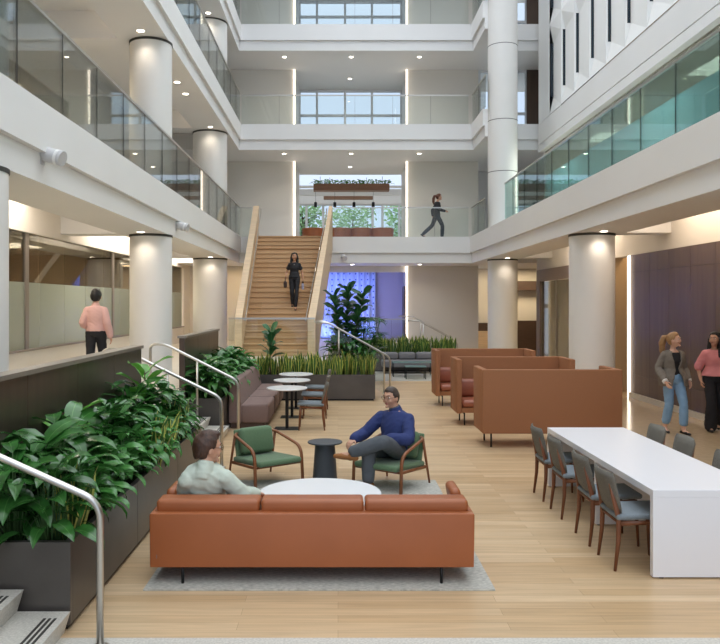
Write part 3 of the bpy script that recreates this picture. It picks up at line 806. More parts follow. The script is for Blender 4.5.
# ------------------------------------------------------------------ high-backed booths
def booth(label):
    """open to -y; back panel at the far side"""
    t = thing('booth_sofa', label, 'sofa', group='high-backed brown booths')
    W, D_ = 2.18, .82
    MB().cushion(-W/2, W/2, D_-.1, D_, .227, 1.224, .02, 4).build('back_panel', 'booth_fabric', t, 'auto')
    for s in (-1, 1):
        xa, xb = (-W/2, -W/2+.1) if s < 0 else (W/2-.1, W/2)
        MB().cushion(xa, xb, 0, D_-.102, .227, 1.224, .02, 4).build('side_panel', 'booth_fabric', t, 'auto')
    B(-W/2+.102, W/2-.102, .02, D_-.102, .24, .33).build('seat_base', 'booth_fabric', t)
    for k in range(2):
        xa = -W/2+.106+k*(W-.212)/2
        MB().cushion(xa, xa+(W-.212)/2-.005, .02, D_-.11, .332, .47, .055, 8).build('seat_cushion', 'booth_leather', t, 'auto')
        mb = MB().cushion(xa+.01, xa+(W-.212)/2-.015, -.08, .08, -.17, .17, .07, 8)
        mb.xf(Matrix.Translation((0, D_-.19, .64)) @ Matrix.Rotation(-.12, 4, 'X')); mb.build('back_cushion', 'booth_leather', t, 'auto')
    for x in (-W/2+.16, W/2-.16):
        for y in (.12, D_-.14):
            MB().tube([(x, y, .24), (x, y, 0)], .014, 8).build('leg', 'black_metal', t, True)
        B(x-.012, x+.012, .1, D_-.12, .2, .2265).build('leg_rail', 'black_metal', t)
    return t
bo = booth('middle brown high-backed booth with a leather seat, between the two others')
bo.location = (3.27, 13.95, 0)
dup(bo, (3.335, 12.62, 0), PI, 'brown high-backed booth whose plain back faces the white dining table')
dup(bo, (3.22, 16.55, 0), 0, 'brown high-backed booth farthest from the white dining table')

# ------------------------------------------------------------------ far lounge: grey sofa and low tables
gs = thing('sofa', 'low grey sofa in front of the far planter', 'sofa', (2.25, 24.6, 0))
part(MB().cushion(1.4, 3.1, 24.2, 24.95, .2, .42, .05, 6), 'seat', 'grey_fabric', gs, 'auto')
for k in range(3): part(MB().cushion(1.4+k*.567, 1.96+k*.567, 24.72, 24.95, .42, .66, .08, 6), 'back_cushion', 'grey_fabric', gs, 'auto')
for x in (1.5, 3.0):
    for y in (24.3, 24.85): part(MB().tube([(x, y, 0), (x, y, .21)], .015, 8), 'leg', 'black_metal', gs, True)
def low_table(x0, x1, y0, y1, z, label):
    t = thing('low_table', label, 'table', ((x0+x1)/2, (y0+y1)/2, 0), group='low tables of the far lounge')
    part(B(x0, x1, y0, y1, z-.025, z), 'tabletop', 'teal_frost', t)
    for x in (x0+.02, x1-.02):
        for y in (y0+.02, y1-.02): part(MB().tube([(x, y, 0), (x, y, z-.025)], .012, 8), 'leg', 'black_metal', t, True)
low_table(1.68, 2.9, 23.2, 23.75, .45, 'wider glass-topped low table in front of the grey sofa')
low_table(2.0, 2.62, 22.5, 22.95, .38, 'smaller glass-topped low table on the edge of the grey carpet')
# barrel chairs of the upper lounge
def barrel():
    t = thing('barrel_chair', 'x', 'chair', group='tan barrel chairs of the upper lounge')
    mb = MB().lathe([(.36, .05), (.4, .1), (.4, .4), (.36, .43)], n=28); mb.build('seat', 'sofa_leather', t, 'auto')
    vs = []; fs = []; n = 18
    for k in range(n+1):
        a = PI+.25+(PI-.5)*k/n   # wraps the -y side
        for r, z in ((.41, .12), (.47, .12), (.5, .72), (.44, .74)): vs.append((r*math.cos(a), r*math.sin(a), z))
    for k in range(n):
        for q in range(4): fs.append((k*4+q, k*4+(q+1) % 4, k*4+4+(q+1) % 4, k*4+4+q))
    fs += [(3, 2, 1, 0), (n*4, n*4+1, n*4+2, n*4+3)]
    mb = MB(); mb.add(vs, fs); mb.build('backrest', 'sofa_leather', t, 'auto')
    MB().lathe([(.3, 0), (.3, .05)], n=24).build('base', 'black_metal', t)
    return t
bc = barrel(); z = 4.72
for k, x in enumerate((-1.05, .12, 1.0, 1.9)):
    lb = 'tan barrel chair seen over the bridge, ' + ('apart from the others, behind the staircase', 'beside the staircase wall', 'in the middle of the row of three', 'at the niche wall end of the row')[k]
    if k == 0: bc.location = (x, 32.6, z); bc['label'] = lb
    else: dup(bc, (x, 32.6, z), 0, lb)
# hanging planters
def trough(label, x0, x1, y0, y1, z0, z1, top, m='oak_stair'):
    t = thing('hanging_planter', label, 'planter', ((x0+x1)/2, (y0+y1)/2, z0))
    part(B(x0, x1, y0, y1, z0, z1), 'box', 'brown_wood', t)
    mb = MB()
    for x in (x0+.3, x1-.3): mb.tube([(x, (y0+y1)/2, z1), (x, (y0+y1)/2, top)], .012, 6)
    part(mb, 'hanging_rod', 'dark_frame', t)
    return t
mat('brown_wood', '#8f6a52', .6, noise=((2, 14, 14), .6, '#7d5a45'))
trough('wooden hanging planter full of leaves above the upper lounge', -1.1, 2.3, 34.0, 34.5, 7.3, 7.6, 7.96)
trough('smaller bare wooden trough hanging farther back in the upper lounge', -.7, 1.7, 37, 37.4, 7.33, 7.53, 8.4)
for k, x in enumerate((-1.05, -.15, .75, 1.65)):
    t = thing('pendant_lamp', 'small dark pendant lamp in the upper lounge, ' + ('above the stair head', 'beside the stair wall top', 'in the middle of the window', 'towards the booth side')[k], 'lamp', (x, 35.6, 6.75), group='pendant lamps of the upper lounge')
    MB().lathe([(.06, 0), (.075, .02), (.07, .22), (.02, .25)], n=16).build('lamp_shade', 'black_metal', t, 'auto')
    MB().tube([(0, 0, .25), (0, 0, .9)], .006, 6).build('cord', 'black_metal', t)
# mount beam for the pendants
S('trim_pendant_beam', 'white_paint', None, (-4, 5, 35.5, 35.7, 7.65, 7.75))

# blue curtain
mb = MB(); n = 160; vs = []; fs = []
for i in range(n+1):
    x = -1.65+3.25*i/n; y = 32.2+.045*math.sin(i*.55)+.02*math.sin(i*.21)
    vs += [(x, y, PLAT+.03), (x, y, 3.72), (x, y+.012, PLAT+.03), (x, y+.012, 3.72)]
for i in range(n):
    a = i*4; fs += [(a, a+4, a+5, a+1), (a+2, a+3, a+7, a+6), (a+1, a+5, a+7, a+3), (a, a+2, a+6, a+4)]
mb.add(vs, fs); o = mb.build('curtain', 'blue_curtain', None, True)
tag(o, 'sheer curtain glowing blue in the niche behind the fig tree', 'curtain')

# ------------------------------------------------------------------ ceiling fittings
DL = []
def downlight(x, y, z, label, power=30, warm='#fff0de', ang=140):
    t = thing('recessed_downlight', label, 'light', (x, y, z), group='recessed downlights')
    MB().lathe([(.10, -.006), (.10, 0), (.075, 0), (.075, -.006)], n=24).build('trim_ring', 'white_paint', t)
    MB().lathe([(.074, -.010), (.074, -.0062)], n=24).build('lens', 'lamp_lens', t)
    l = bpy.data.lights.new('downlight_lamp', 'SPOT'); l.energy = power; l.color = lin(warm)[:3]; l.spot_size = R(ang); l.spot_blend = .6; l.shadow_soft_size = .06
    o = bpy.data.objects.new('downlight_lamp', l); COL.objects.link(o); o.parent = t; o.location = (0, 0, -.03)
ORD = ('stair-side', 'middle', 'booth-side')
for j, zz in ((1, 7.96), (2, 11.65)):
    for k, x in enumerate((-2.05, .5, 3.1)):
        downlight(x, 29.0, zz, '%s downlight of the row of three under the %s-level bridge' % (ORD[k], ('third', 'fourth')[j-1]), 40)
downlight(.5, 31.8, 7.955, 'single downlight in the niche ceiling over the upper lounge', 40)
downlight(.5, 31.8, 11.645, 'single downlight in the niche ceiling on the third level', 40)
for x, k in ((.55, 'stair'), (3.15, 'booth')): downlight(x, 29.3, 3.75, 'downlight under the second-level bridge, %s side' % k, 40)
for (y, n) in ((15.9, 'second'), (24.6, 'third')):
    downlight(-4.13, y, 3.75, 'downlight in front of the %s ground-level column on the corridor side' % n, 22)
    downlight(-4.13, y, 7.96, 'downlight in front of the %s column on the second-level corridor' % n, 18)
downlight(-4.2, 24.6, 11.65, 'downlight in front of the third column on the third-level corridor', 18)
for y, k in ((19.6, 'nearer'), (20.7, 'farther')): downlight(-4.15, y, 7.96, 'one of two paired downlights between the columns, %s one, second-level corridor' % k, 40)
downlight(5.51, 15.75, 3.75, 'downlight in front of the column behind the booths', 22)
downlight(5.6, 25.1, 3.75, 'downlight in front of the far column behind the booths', 22)
# cove strips in the coffers (hidden behind the lip of the soffit)
def cove(x0, x1, y0, y1, z0, z1, label):
    tag(B(x0, x1, y0, y1, z0, z1).build('cove_light', 'cove_glow'), label, 'light', 'cove lights')
BAY = ((.25, 8.0), (8.7, 16.3), (17, 24.7))
for j, (zt, n) in enumerate(((4.72, 'ground'), (8.9, 'second'), (12.61, 'third'))):
    for k, (a, b) in enumerate(BAY):
        if k == 0: continue
        cove(-4.82, -4.76, a+.1, b-.1, zt-.47, zt-.43, 'warm cove strip in the %s-level corridor ceiling, %s bay' % (n, ('', 'middle', 'far')[k]))
for k, (a, b) in enumerate(((.3, 7.8), (8.6, 16.0), (16.8, 24.9))):
    cove(6.11, 6.17, a+.1, b-.1, 4.25, 4.29, 'warm cove strip above the dark panelled wall, %s bay' % ('near', 'middle', 'far')[k])
def area(name, loc, size, power, col='#fff0dc', rot=(0, 0, 0), sy=None):
    l = bpy.data.lights.new(name, 'AREA'); l.energy = power; l.color = lin(col)[:3]
    l.shape = 'RECTANGLE'; l.size = size; l.size_y = sy or size
    o = bpy.data.objects.new(name, l); COL.objects.link(o); o.location = loc; o.rotation_euler = rot
    return o
def vent(label, x, y, z, l):
    t = thing('air_slot', label, 'vent', (x, y, z))
    B(-.09, .09, -l/2, l/2, -.012, 0).build('frame', 'vent_grey', t); B(-.05, .05, -l/2+.04, l/2-.04, -.016, -.012).build('slot', 'dark_joint', t)
vent('dark air slot in the corridor ceiling above the frosted glass', -5.4, 12.2, 4.37, 2.2)

# white projector spotlights on the balcony edges
def projector(loc, d, side, label):
    t = thing('projector_spotlight', label, 'spotlight', loc, 0, 'white projector spotlights')
    d = Vector(d).normalized()
    c = Vector(side)
    MB().tube([-d*.15+c, d*.06+c], .095, 24).build('body', 'projector_grey', t, 'auto')
    MB().tube([d*.062+c, d*.1+c], .098, 24).build('band', 'white_paint', t, 'auto')
    MB().tube([d*.102+c, d*.15+c], .095, 24).build('hood', 'projector_grey', t, 'auto')
    MB().tube([(0, 0, 0), c*.5+Vector((0, 0, .0)), c], .02, 8).build('bracket', 'projector_grey', t, True)
    B(-.02, .004, -.06, .06, -.08, .08).build('mount_plate', 'projector_grey', t)
projector((-3.675, 9.45, 4.06), (.95, -.15, -.28), (.12, 0, .03), 'white cylinder spotlight on the corridor-side balcony edge, closer to the camera')
projector((-3.675, 17.3, 3.98), (.95, -.15, -.28), (.12, 0, .03), 'white cylinder spotlight on the corridor-side balcony edge, farther along near the staircase')
projector((.22, 28.27, 3.93), (.2, -.9, -.35), (0, -.13, .02), 'white cylinder spotlight under the bridge edge beside the staircase')

# ------------------------------------------------------------------ planters
def planter(label, x0, x1, y0, y1, h, soil_z, seams=None, axis=1):
    t = thing('planter', label, 'planter', ((x0+x1)/2, (y0+y1)/2, 0))
    w = .05; mb = MB()
    mb.box(x0, x1, y0, y0+w, .04, h); mb.box(x0, x1, y1-w, y1, .04, h); mb.box(x0, x0+w, y0+w, y1-w, .04, h); mb.box(x1-w, x1, y0+w, y1-w, .04, h)
    part(mb, 'wall_frame', 'planter_metal', t, bevel=.003)
    part(B(x0+.03, x1-.03, y0+.03, y1-.03, 0, .04), 'plinth', 'black_metal', t)
    part(B(x0+w, x1-w, y0+w, y1-w, .04, soil_z), 'soil', 'soil', t)
    if seams:
        s = MB()
        for q in seams:
            if axis == 1: s.box(x1-.001, x1+.0012, q-.003, q+.003, .04, h)
            else: s.box(q-.003, q+.003, y0-.0012, y0+.001, .04, h)
        part(s, 'seam', 'dark_joint', t)
    return t
planter('long dark metal planter of leafy plants at the front corner steps', -2.62, -1.845, 5.24, 10.28, .61, .5, (7.0, 8.75))
planter('dark metal planter behind the mauve bench', -2.62, -1.99, 13.2, 17.5, .6, .5)
planter('wide dark metal planter of snake plants behind the round tables', -2.62, .86, 17.58, 18.08, .6, .5, (-.9,), 0)
planter('far dark planter of snake plants behind the grey sofa', 1.2, 4.0, 25.05, 25.55, .6, .5)
planter('dark planter behind the sloping handrails holding the tall fig tree', -.25, 1.04, 21.2, 22.1, .6, .5)

# ------------------------------------------------------------------ plants
def leaf(mb, p, az, pitch, L_, W, droop, roll=0., fold=.25, n=6, prof=None, wave=0.):
    """one blade: starts at p, heads to azimuth az at the given pitch, bends down by droop over its length"""
    p = Vector(p); vs = []; uv = []; fs = []
    h = Vector((math.cos(az), math.sin(az), 0)); side0 = Vector((-math.sin(az), math.cos(az), 0))
    for i in range(n+1):
        t = i/n; a = pitch-droop*t**1.4
        d = h*math.cos(a)+Vector((0, 0, 1))*math.sin(a); up = -h*math.sin(a)+Vector((0, 0, 1))*math.cos(a)
        if i: p = p+d*(L_/n)
        w = W*.5*(prof(t) if prof else (math.sin(PI*min(1, t**.75*.97+.03)))**.8)
        s = side0*math.cos(roll)+up*math.sin(roll); u = up*math.cos(roll)-side0*math.sin(roll)
        lift = u*(w*fold+wave*w*math.sin(t*9))
        vs += [p-s*w+lift, p, p+s*w+lift]; uv += [(0, t), (.5, t), (1, t)]
        if i:
            b = (i-1)*3; fs += [(b, b+1, b+4, b+3), (b+1, b+2, b+5, b+4)]
    mb.add(vs, fs, uv)
def stalk(mb, a, b, r=.004, sag=.0, n=4):
    a, b = Vector(a), Vector(b); m = (a+b)/2+Vector((0, 0, sag))
    mb.tube([a, m, b], [r*1.4, r, r*.8], n)
rnd = random.Random(3)
U = rnd.uniform
def broadleaf(label, nl, h, L_, W, mats='leaf_dark', spread=.34, group=None, droop=1.2):
    t = thing('leafy_plant', label, 'plant', group=group)
    f = MB(); s = MB()
    for k in range(nl):
        az = k*2.399+U(-.4, .4); lv = (k+.5)/nl
        z = h*(.25+.75*lv**.8)*U(.85, 1.1); r = spread*(1.05-.75*lv)*U(.6, 1.1)
        b = Vector((math.cos(az)*.04, math.sin(az)*.04, 0)); e = Vector((math.cos(az)*r*.6, math.sin(az)*r*.6, z))
        stalk(s, b, e, .0045, .03)
        l = L_*U(.8, 1.15)
        leaf(f, e, az+U(-.3, .3), U(.25, 1.0)*(.6+.6*lv), l, W*U(.8, 1.15), droop*U(.7, 1.3), U(-.5, .5), U(.12, .35), 6, None, .12)
    f.build('foliage', mats, t, True); s.build('stems', 'stem_green', t, True)
    return t
def snake(label, nl, h, mats='leaf_snake', group=None, w=.045):
    t = thing('snake_plant', label, 'plant', group=group)
    f = MB(); pr = lambda q: (.75+.5*math.sin(PI*min(1, q*.9)))*(1 if q < .7 else max(0., (1-q)/.3)**.6)
    for k in range(nl):
        az = U(0, 2*PI); r = U(.0, .09)
        leaf(f, (math.cos(az)*r, math.sin(az)*r, -.02), az+U(-.5, .5), U(1.25, 1.56), h*U(.6, 1.08), w*U(.8, 1.2), U(-.05, .22), U(-1.4, 1.4), U(.2, .5), 6, pr, .1)
    f.build('foliage', mats, t, True)
    return t
figp = lambda q: (math.sin(PI*min(1, q*.93+.05)))**.7*(.62+.5*q)
def fig(label, trunks, nl, L_, W, mats='leaf_fig', group=None, z0=.2):
    t = thing('fiddle_leaf_fig', label, 'plant', group=group)
    f = MB(); s = MB()
    for (bx, by, tx, ty, h, r) in trunks:
        pts = [Vector((bx+(tx-bx)*q+U(-.02, .02), by+(ty-by)*q+U(-.02, .02), h*q-.02)) for q in (0, .25, .5, .75, 1)]
        s.tube(pts, [r, r*.9, r*.75, r*.6, r*.4], 8)
        for k in range(nl):
            q = z0+(1-z0)*(k+.3)/nl; i = min(3, int(q*4)); p = pts[i].lerp(pts[i+1], q*4-i); az = k*2.4+U(-.4, .4)
            e = p+Vector((math.cos(az)*.05, math.sin(az)*.05, .04)); stalk(s, p, e, .005)
            leaf(f, e, az, U(.35, 1.0)+.4*q, L_*U(.75, 1.1), W*U(.8, 1.1), U(.5, 1.2), U(-.4, .4), U(.1, .3), 6, figp, .15)
    f.build('foliage', mats, t, True); s.build('trunk', 'bark', t, True)
    return t
def palm(label, nf, h, group=None):
    t = thing('palm', label, 'plant', group=group); f = MB(); s = MB()
    for k in range(nf):
        az = k*2.4; z = h*U(.55, 1); r = U(.1, .42)
        e = Vector((math.cos(az)*r, math.sin(az)*r, z)); stalk(s, (math.cos(az)*.08, math.sin(az)*.08, 0), e, .008, .04, 5)
        for j in range(9):
            leaf(f, e, az+(j-4)*.42, U(.0, .55), U(.26, .36), .035, U(.5, 1.1), U(-.3, .3), .2, 5)
    f.build('foliage', 'leaf_dark', t, True); s.build('stems', 'stem_green', t, True)
    return t

GP1 = 'leafy plants of the large front planter'
protos = [broadleaf('x', 34, .62, .33, .12, 'leaf_dark', .34), broadleaf('x', 38, .52, .27, .11, 'leaf_mid', .3, droop=1.5),
          broadleaf('x', 30, .70, .37, .14, 'leaf_dark', .36, droop=1.4), broadleaf('x', 44, .46, .2, .085, 'leaf_mid', .28)]
used = [False]*4
def place_leafy(i, x, y, z, label, group, rot, sc):
    p = protos[i]
    if not used[i]:
        used[i] = True; p.location = (x, y, z); p.rotation_euler = (0, 0, rot); p.scale = (sc,)*3; p['label'] = label; p['group'] = group; return p
    return dup(p, (x, y, z), rot, label, group, sc)
y = 5.44; k = 0
while y < 10.2:
    f = (y-5.4)/4.8
    for x, i, sc in ((-2.33, (2, 0, 2, 0, 2)[k % 5], U(1.0, 1.18)), (-2.02, (3, 1, 0, 3, 1)[k % 5], U(.88, 1.05))):
        if x > -2.2 and 6.2 < y < 9.9: i = 3 if k % 2 else 1
        if k < 2 and x > -2.2: i = 0
        kind = {0: 'long dark glossy leaves', 1: 'mid-green drooping leaves', 2: 'large dark arching leaves', 3: 'small mid-green leaves'}[i]
        side = 'guard wall side' if x < -2.2 else 'wood floor side'
        end = 'front third' if f < .34 else 'middle third' if f < .67 else 'far third'
        place_leafy(i, x+U(-.04, .04), y+U(-.05, .05), .49, 'plant with %s in the large planter, %s, %s' % (kind, end, side), 'plants with %s in the large planter, %s, %s' % (kind, end, side), U(0, 6.28), sc)
    y += .40; k += 1
# overhanging dark leaves at the front corner
y = 13.4; k = 0
while y < 17.45:
    for x, i in ((-2.38, 2 if k % 2 else 0), (-2.15, 3 if k % 2 else 1)):
        kind = {0: 'long dark glossy leaves', 1: 'mid-green drooping leaves', 2: 'large dark arching leaves', 3: 'small mid-green leaves'}[i]
        end = 'closer half' if y < 15.4 else 'farther half'
        place_leafy(i, x, y+U(-.05, .05), .49, 'leafy plant with %s in the planter behind the mauve bench, %s' % (kind, end), 'plants with %s behind the mauve bench, %s' % (kind, end), U(0, 6.28), U(1.0, 1.2))
    y += .42; k += 1
# variegated clumps in the front planter
sp = snake('x', 14, .62, 'leaf_snake', w=.06)
first = True
for (x, y, lb) in ((-1.98, 5.62, 'at the front corner of the large planter'), (-1.95, 7.9, 'at the middle of the large planter edge'), (-1.95, 8.35, 'just past the middle of the large planter edge'), (-1.95, 9.3, 'at the far part of the large planter edge')):
    l = 'yellow-edged snake plant ' + lb
    if first: sp.location = (x, y, .5); sp['label'] = l; sp['group'] = 'yellow-edged snake plants in the large planter'; first = False
    else: dup(sp, (x, y, .5), U(0, 6), l, 'yellow-edged snake plants in the large planter')
# row behind the round tables
sq = [snake('x', 9, .66, 'leaf_snake', w=.06), snake('x', 9, .62, 'leaf_snake_deep', w=.06)]
u2 = [False, False]
def place_snake(i, loc, label, group, sc):
    if not u2[i]:
        u2[i] = True; sq[i].location = loc; sq[i]['label'] = label; sq[i]['group'] = group; sq[i].scale = (sc,)*3
    else: dup(sq[i], loc, U(0, 6.28), label, group, sc)
k = 0; x = -1.9
while x < .8:
    for yy in (17.74, 17.93):
        i = k % 2; kd = 'yellow-edged' if i == 0 else 'deep green'
        end = 'bench end' if x < -1.0 else 'middle' if x < -.1 else 'handrail end'
        place_snake(i, (x+U(-.03, .03), yy, .5), '%s upright snake plant in the row behind the round tables, %s' % (kd, end), '%s snake plants behind the round tables, %s' % (kd, end), U(.85, 1.1)); k += 1
    x += .19
x = 1.32
while x < 3.95:
    for yy in (25.2, 25.4):
        i = (k+1) % 2; kd = 'yellow-edged' if i == 0 else 'deep green'
        end = 'fig tree end' if x < 2.6 else 'booth end'
        place_snake(i, (x+U(-.03, .03), yy, .5), '%s upright snake plant in the far planter behind the grey sofa, %s' % (kd, end), '%s snake plants behind the grey sofa, %s' % (kd, end), U(.95, 1.2)); k += 1
    x += .21
o = fig('tall fiddle-leaf fig tree in front of the blue curtain', [(-.05, 0, -.22, .0, 1.95, .03), (.05, .05, .18, .05, 2.2, .03), (.12, -.05, .62, -.05, 2.05, .028)], 40, .36, .29, z0=.14)
o.location = (.12, 21.7, .49)
for k, x in enumerate((-.05, .3, .62, .9)):
    place_leafy((0, 2, 1, 2)[k], x, 21.45, .49, 'leafy plant at the foot of the tall fig tree, ' + ('staircase side', 'under the trunk', 'towards the palm', 'beyond the palm')[k], 'plants under the fig tree', k*1.7, 1.15)
o = fig('small fiddle-leaf fig rising over the snake plants in front of the staircase', [(0, 0, .03, 0, 1.08, .016)], 18, .32, .22, z0=.42); o.location = (-1.6, 17.82, .5)
o = fig('bright green fiddle-leaf plant standing highest in the large front planter', [(0, 0, .05, 0, .98, .014)], 9, .34, .22, 'leaf_bright', z0=.5); o.location = (-2.32, 8.95, .5)
o = fig('bright green broad-leaved plant at the guard wall, front part of the large planter', [(0, 0, .03, 0, .75, .012)], 9, .3, .17, 'leaf_bright', z0=.45); o.location = (-2.42, 6.85, .5)
o = palm('feathery dark palm between the fig tree and the far planter', 40, 1.35); o.location = (.82, 21.8, .49)
# leaves in the hanging planter
hp = broadleaf('x', 26, .22, .2, .09, 'leaf_mid', .3)
for k in range(9):
    l = 'trailing leafy plant in the wooden hanging planter of the upper lounge'
    if k == 0: hp.location = (-.95, 34.25, 7.55); hp['label'] = l; hp['group'] = 'plants of the hanging planter'
    else: dup(hp, (-.95+k*.39, 34.25, 7.55), k*1.3, l, 'plants of the hanging planter')
# trees outside the lounge window
def tree(label, loc, h, r, seed):
    rr = random.Random(seed)
    t = thing('tree', label, 'tree', loc, 0, 'trees outside the lounge window')
    f = MB(); s = MB()
    s.tube([(0, 0, 0), (.1, 0, h*.35), (0, .1, h*.7), (0, 0, h*.95)], [.14, .12, .08, .03], 8)
    for k in range(14):
        z = h*rr.uniform(.38, .9); a = rr.uniform(0, 6.28); s.tube([(0, 0, z), (math.cos(a)*r*.4, math.sin(a)*r*.4, z+.35), (math.cos(a)*r*.85, math.sin(a)*r*.85, z+.6)], [.05, .03, .01], 5)
    for k in range(1500):
        a = rr.uniform(0, 6.28); q = rr.random()**.5*r; z = h*rr.uniform(.4, 1.05)
        c = (math.cos(a)*q, math.sin(a)*q, z)
        leaf(f, c, rr.uniform(0, 6.28), rr.uniform(-.6, .8), .3, .16, .5, rr.uniform(-1, 1), .1, 2)
    f.build('foliage', 'leaf_tree', t, True); s.build('trunk', 'bark', t, True)
tree('green tree outside the lounge window, behind the staircase head', (-2.0, 42.5, 2.2), 5.6, 1.35, 5)
tree('green tree in the middle outside the lounge window', (.9, 46.2, 2.2), 5.6, 1.4, 8)
tree('green tree outside the lounge window, towards the niche wall', (3.9, 42.8, 2.2), 5.5, 1.35, 11)
S('ground_outside', 'stone', None, (-12, 12, 39, 60, 2.0, 2.2))

# ------------------------------------------------------------------ people
MALE = [(-.17,.125,.10),(0,.162,.122),(.2,.148,.112),(.36,.142,.108),(.6,.16,.125),(.8,.162,.108),(.92,.125,.085),(1.0,.066,.062)]
FEMALE = [(-.17,.13,.10),(0,.172,.122),(.2,.142,.102),(.38,.118,.092),(.62,.138,.122),(.8,.138,.094),(.92,.108,.075),(1.0,.053,.052)]
def prof_at(P, t):
    for a, b in zip(P[:-1], P[1:]):
        if t <= b[0]:
            q = (t-a[0])/(b[0]-a[0]); q = max(0, q); return (a[1]+(b[1]-a[1])*q, a[2]+(b[2]-a[2])*q)
    return P[-1][1:]
def frame_at(J, t):
    P, K = Vector(J['pelvis']), Vector(J['neck']); m = (P+K)/2+Vector(J.get('belly', (0, 0, 0)))
    q = max(0, t)
    c = P*(1-q)**2+m*2*q*(1-q)+K*q*q if t >= 0 else P+(P-m).normalized()*(-t)*(K-P).length
    up = ((K-P)*.6+(m-P)*2*(1-q)+(K-m)*2*q).normalized()
    hr = Vector(J['hipR'])-Vector(J['hipL']); sr = Vector(J['shR'])-Vector(J['shL'])
    r = hr.normalized().lerp(sr.normalized(), max(0, min(1, t))); r = (r-up*r.dot(up)).normalized()
    return c, r, up.cross(r), up
def torso(mb, J, P, off, t0, t1, n=26, m=16, gap=0, thick=0, flare=0):
    rows = []
    for i in range(m+1):
        t = t0+(t1-t0)*i/m; c, r, f, u = frame_at(J, t); rx, ry = prof_at(P, t)
        fl = flare*max(0, .35-t)
        rows.append((c, r, f, rx+fl, ry+fl))
    if not gap:
        vs = [c+r*(rx+off)*math.cos(2*PI*k/n)+f*(ry+off)*math.sin(2*PI*k/n) for c, r, f, rx, ry in rows for k in range(n)]
        fs = [(i*n+k, i*n+(k+1) % n, (i+1)*n+(k+1) % n, (i+1)*n+k) for i in range(m) for k in range(n)]
        fs += [tuple(range(n-1, -1, -1)), tuple(m*n+k for k in range(n))]
        mb.add(vs, fs); return
    vs = []
    for i, (c, r, f, rx, ry) in enumerate(rows):
        g = R(gap)*(1-.72*abs(i/m-.42)) if i/m > .42 else R(gap)*(1-.2*(.42-i/m))
        g = R(gap)*(.35+.65*min(1, abs(i/m-.45)*2.2))
        for o in (off, off+thick):
            for k in range(n+1):
                a = PI/2+g+(2*PI-2*g)*k/n; vs.append(c+r*(rx+o)*math.cos(a)+f*(ry+o)*math.sin(a))
    w = 2*(n+1); fs = []
    for i in range(m):
        for k in range(n):
            a = i*w+k; fs.append((a, a+w, a+w+1, a+1)); b = a+n+1; fs.append((b, b+1, b+w+1, b+w))
        for k in (0, n):
            a = i*w+k; q = (a, a+n+1, a+n+1+w, a+w); fs.append(q if k == 0 else q[::-1])
    for i in (0, m):
        for k in range(n):
            a = i*w+k; q = (a, a+1, a+n+2, a+n+1); fs.append(q if i == 0 else q[::-1])
    mb.add(vs, fs)
def bake(mb, name, m, parent=None, vox=.009, it=3, crease=0.):
    me = mb.data('tmp'); o = bpy.data.objects.new('tmp', me); COL.objects.link(o)
    r = o.modifiers.new('r', 'REMESH'); r.mode = 'VOXEL'; r.voxel_size = vox; r.use_smooth_shade = True
    s = o.modifiers.new('s', 'SMOOTH'); s.iterations = it; s.factor = .5
    dg = bpy.context.evaluated_depsgraph_get(); dg.update()
    nm = bpy.data.meshes.new_from_object(o.evaluated_get(dg)); bpy.data.objects.remove(o); bpy.data.meshes.remove(me)
    if crease:
        n_ = len(nm.vertices); cs = [0.]*(n_*3); ns = [0.]*(n_*3)
        nm.vertices.foreach_get('co', cs); nm.vertices.foreach_get('normal', ns)
        for i in range(0, n_*3, 3):
            x, y, z = cs[i:i+3]; k = crease*(1-2*abs(noise.noise((x*9+y*4, y*9, z*15+x*6))))
            cs[i] += ns[i]*k; cs[i+1] += ns[i+1]*k; cs[i+2] += ns[i+2]*k
        nm.vertices.foreach_set('co', cs); nm.update()
    nm.name = name; nm.materials.clear(); nm.materials.append(MATS[m])
    ob = bpy.data.objects.new(name, nm); COL.objects.link(ob)
    if parent is not None: ob.parent = parent
    return ob
def head_matrix(J):
    f = Vector(J['look']).normalized(); u = Vector(J.get('hup', (0, 0, 1))); r = f.cross(u).normalized(); u = r.cross(f)
    return Matrix.Translation(Vector(J['head'])) @ Matrix((r, f, u)).transposed().to_4x4() @ Matrix.Scale(J.get('hk', 1.05), 4)
def head_pt(d, inf=0.):
    x, y, z = d
    X, Y, Z = x*(.074+inf), y*(.092+inf), z*(.116+inf)
    if z < 0:
        q = (-z)**1.6; X *= 1-.36*q; Y *= (1-.10*q) if y > 0 else (1-.42*q)
        if y > 0: Y += .018*q
    else: Y -= .010*z*(1-z)*2
    if y < 0 and z > -.4: Y *= 1.06
    return Vector((X, Y, Z))
def headmesh(mb, inf=0., keep=None, n=30, m=24):
    vs = []; fs = []
    for i in range(m+1):
        ph = PI*(i+.03)/(m+.06)
        for k in range(n):
            a = 2*PI*k/n; d = (math.sin(ph)*math.cos(a), math.sin(ph)*math.sin(a), -math.cos(ph))
            w = 1 if keep is None else keep(d)
            vs.append(head_pt(d, inf if w >= 1 else inf*w-.012*(1-w)))
    for i in range(m):
        for k in range(n): fs.append((i*n+k, i*n+(k+1) % n, (i+1)*n+(k+1) % n, (i+1)*n+k))
    fs += [tuple(range(n-1, -1, -1)), tuple(m*n+k for k in range(n))]
    mb.add(vs, fs)
def short_keep(d):
    x, y, z = d
    line = .62 if y > .55 else (.62+(y-.55)*1.05 if y > -.05 else max(-.66, -.01+(y+.05)*2.2))
    if abs(x) > .62 and -.15 < y < .45: line = min(line, .02 if y < .25 else .25)
    return max(0., min(1., (z-line)/.14+.5))
def long_keep(d):
    x, y, z = d
    line = .66 if y > .6 else (.66+(y-.6)*1.6 if y > -.05 else -.8)
    return max(0., min(1., (z-line)/.16+.5))
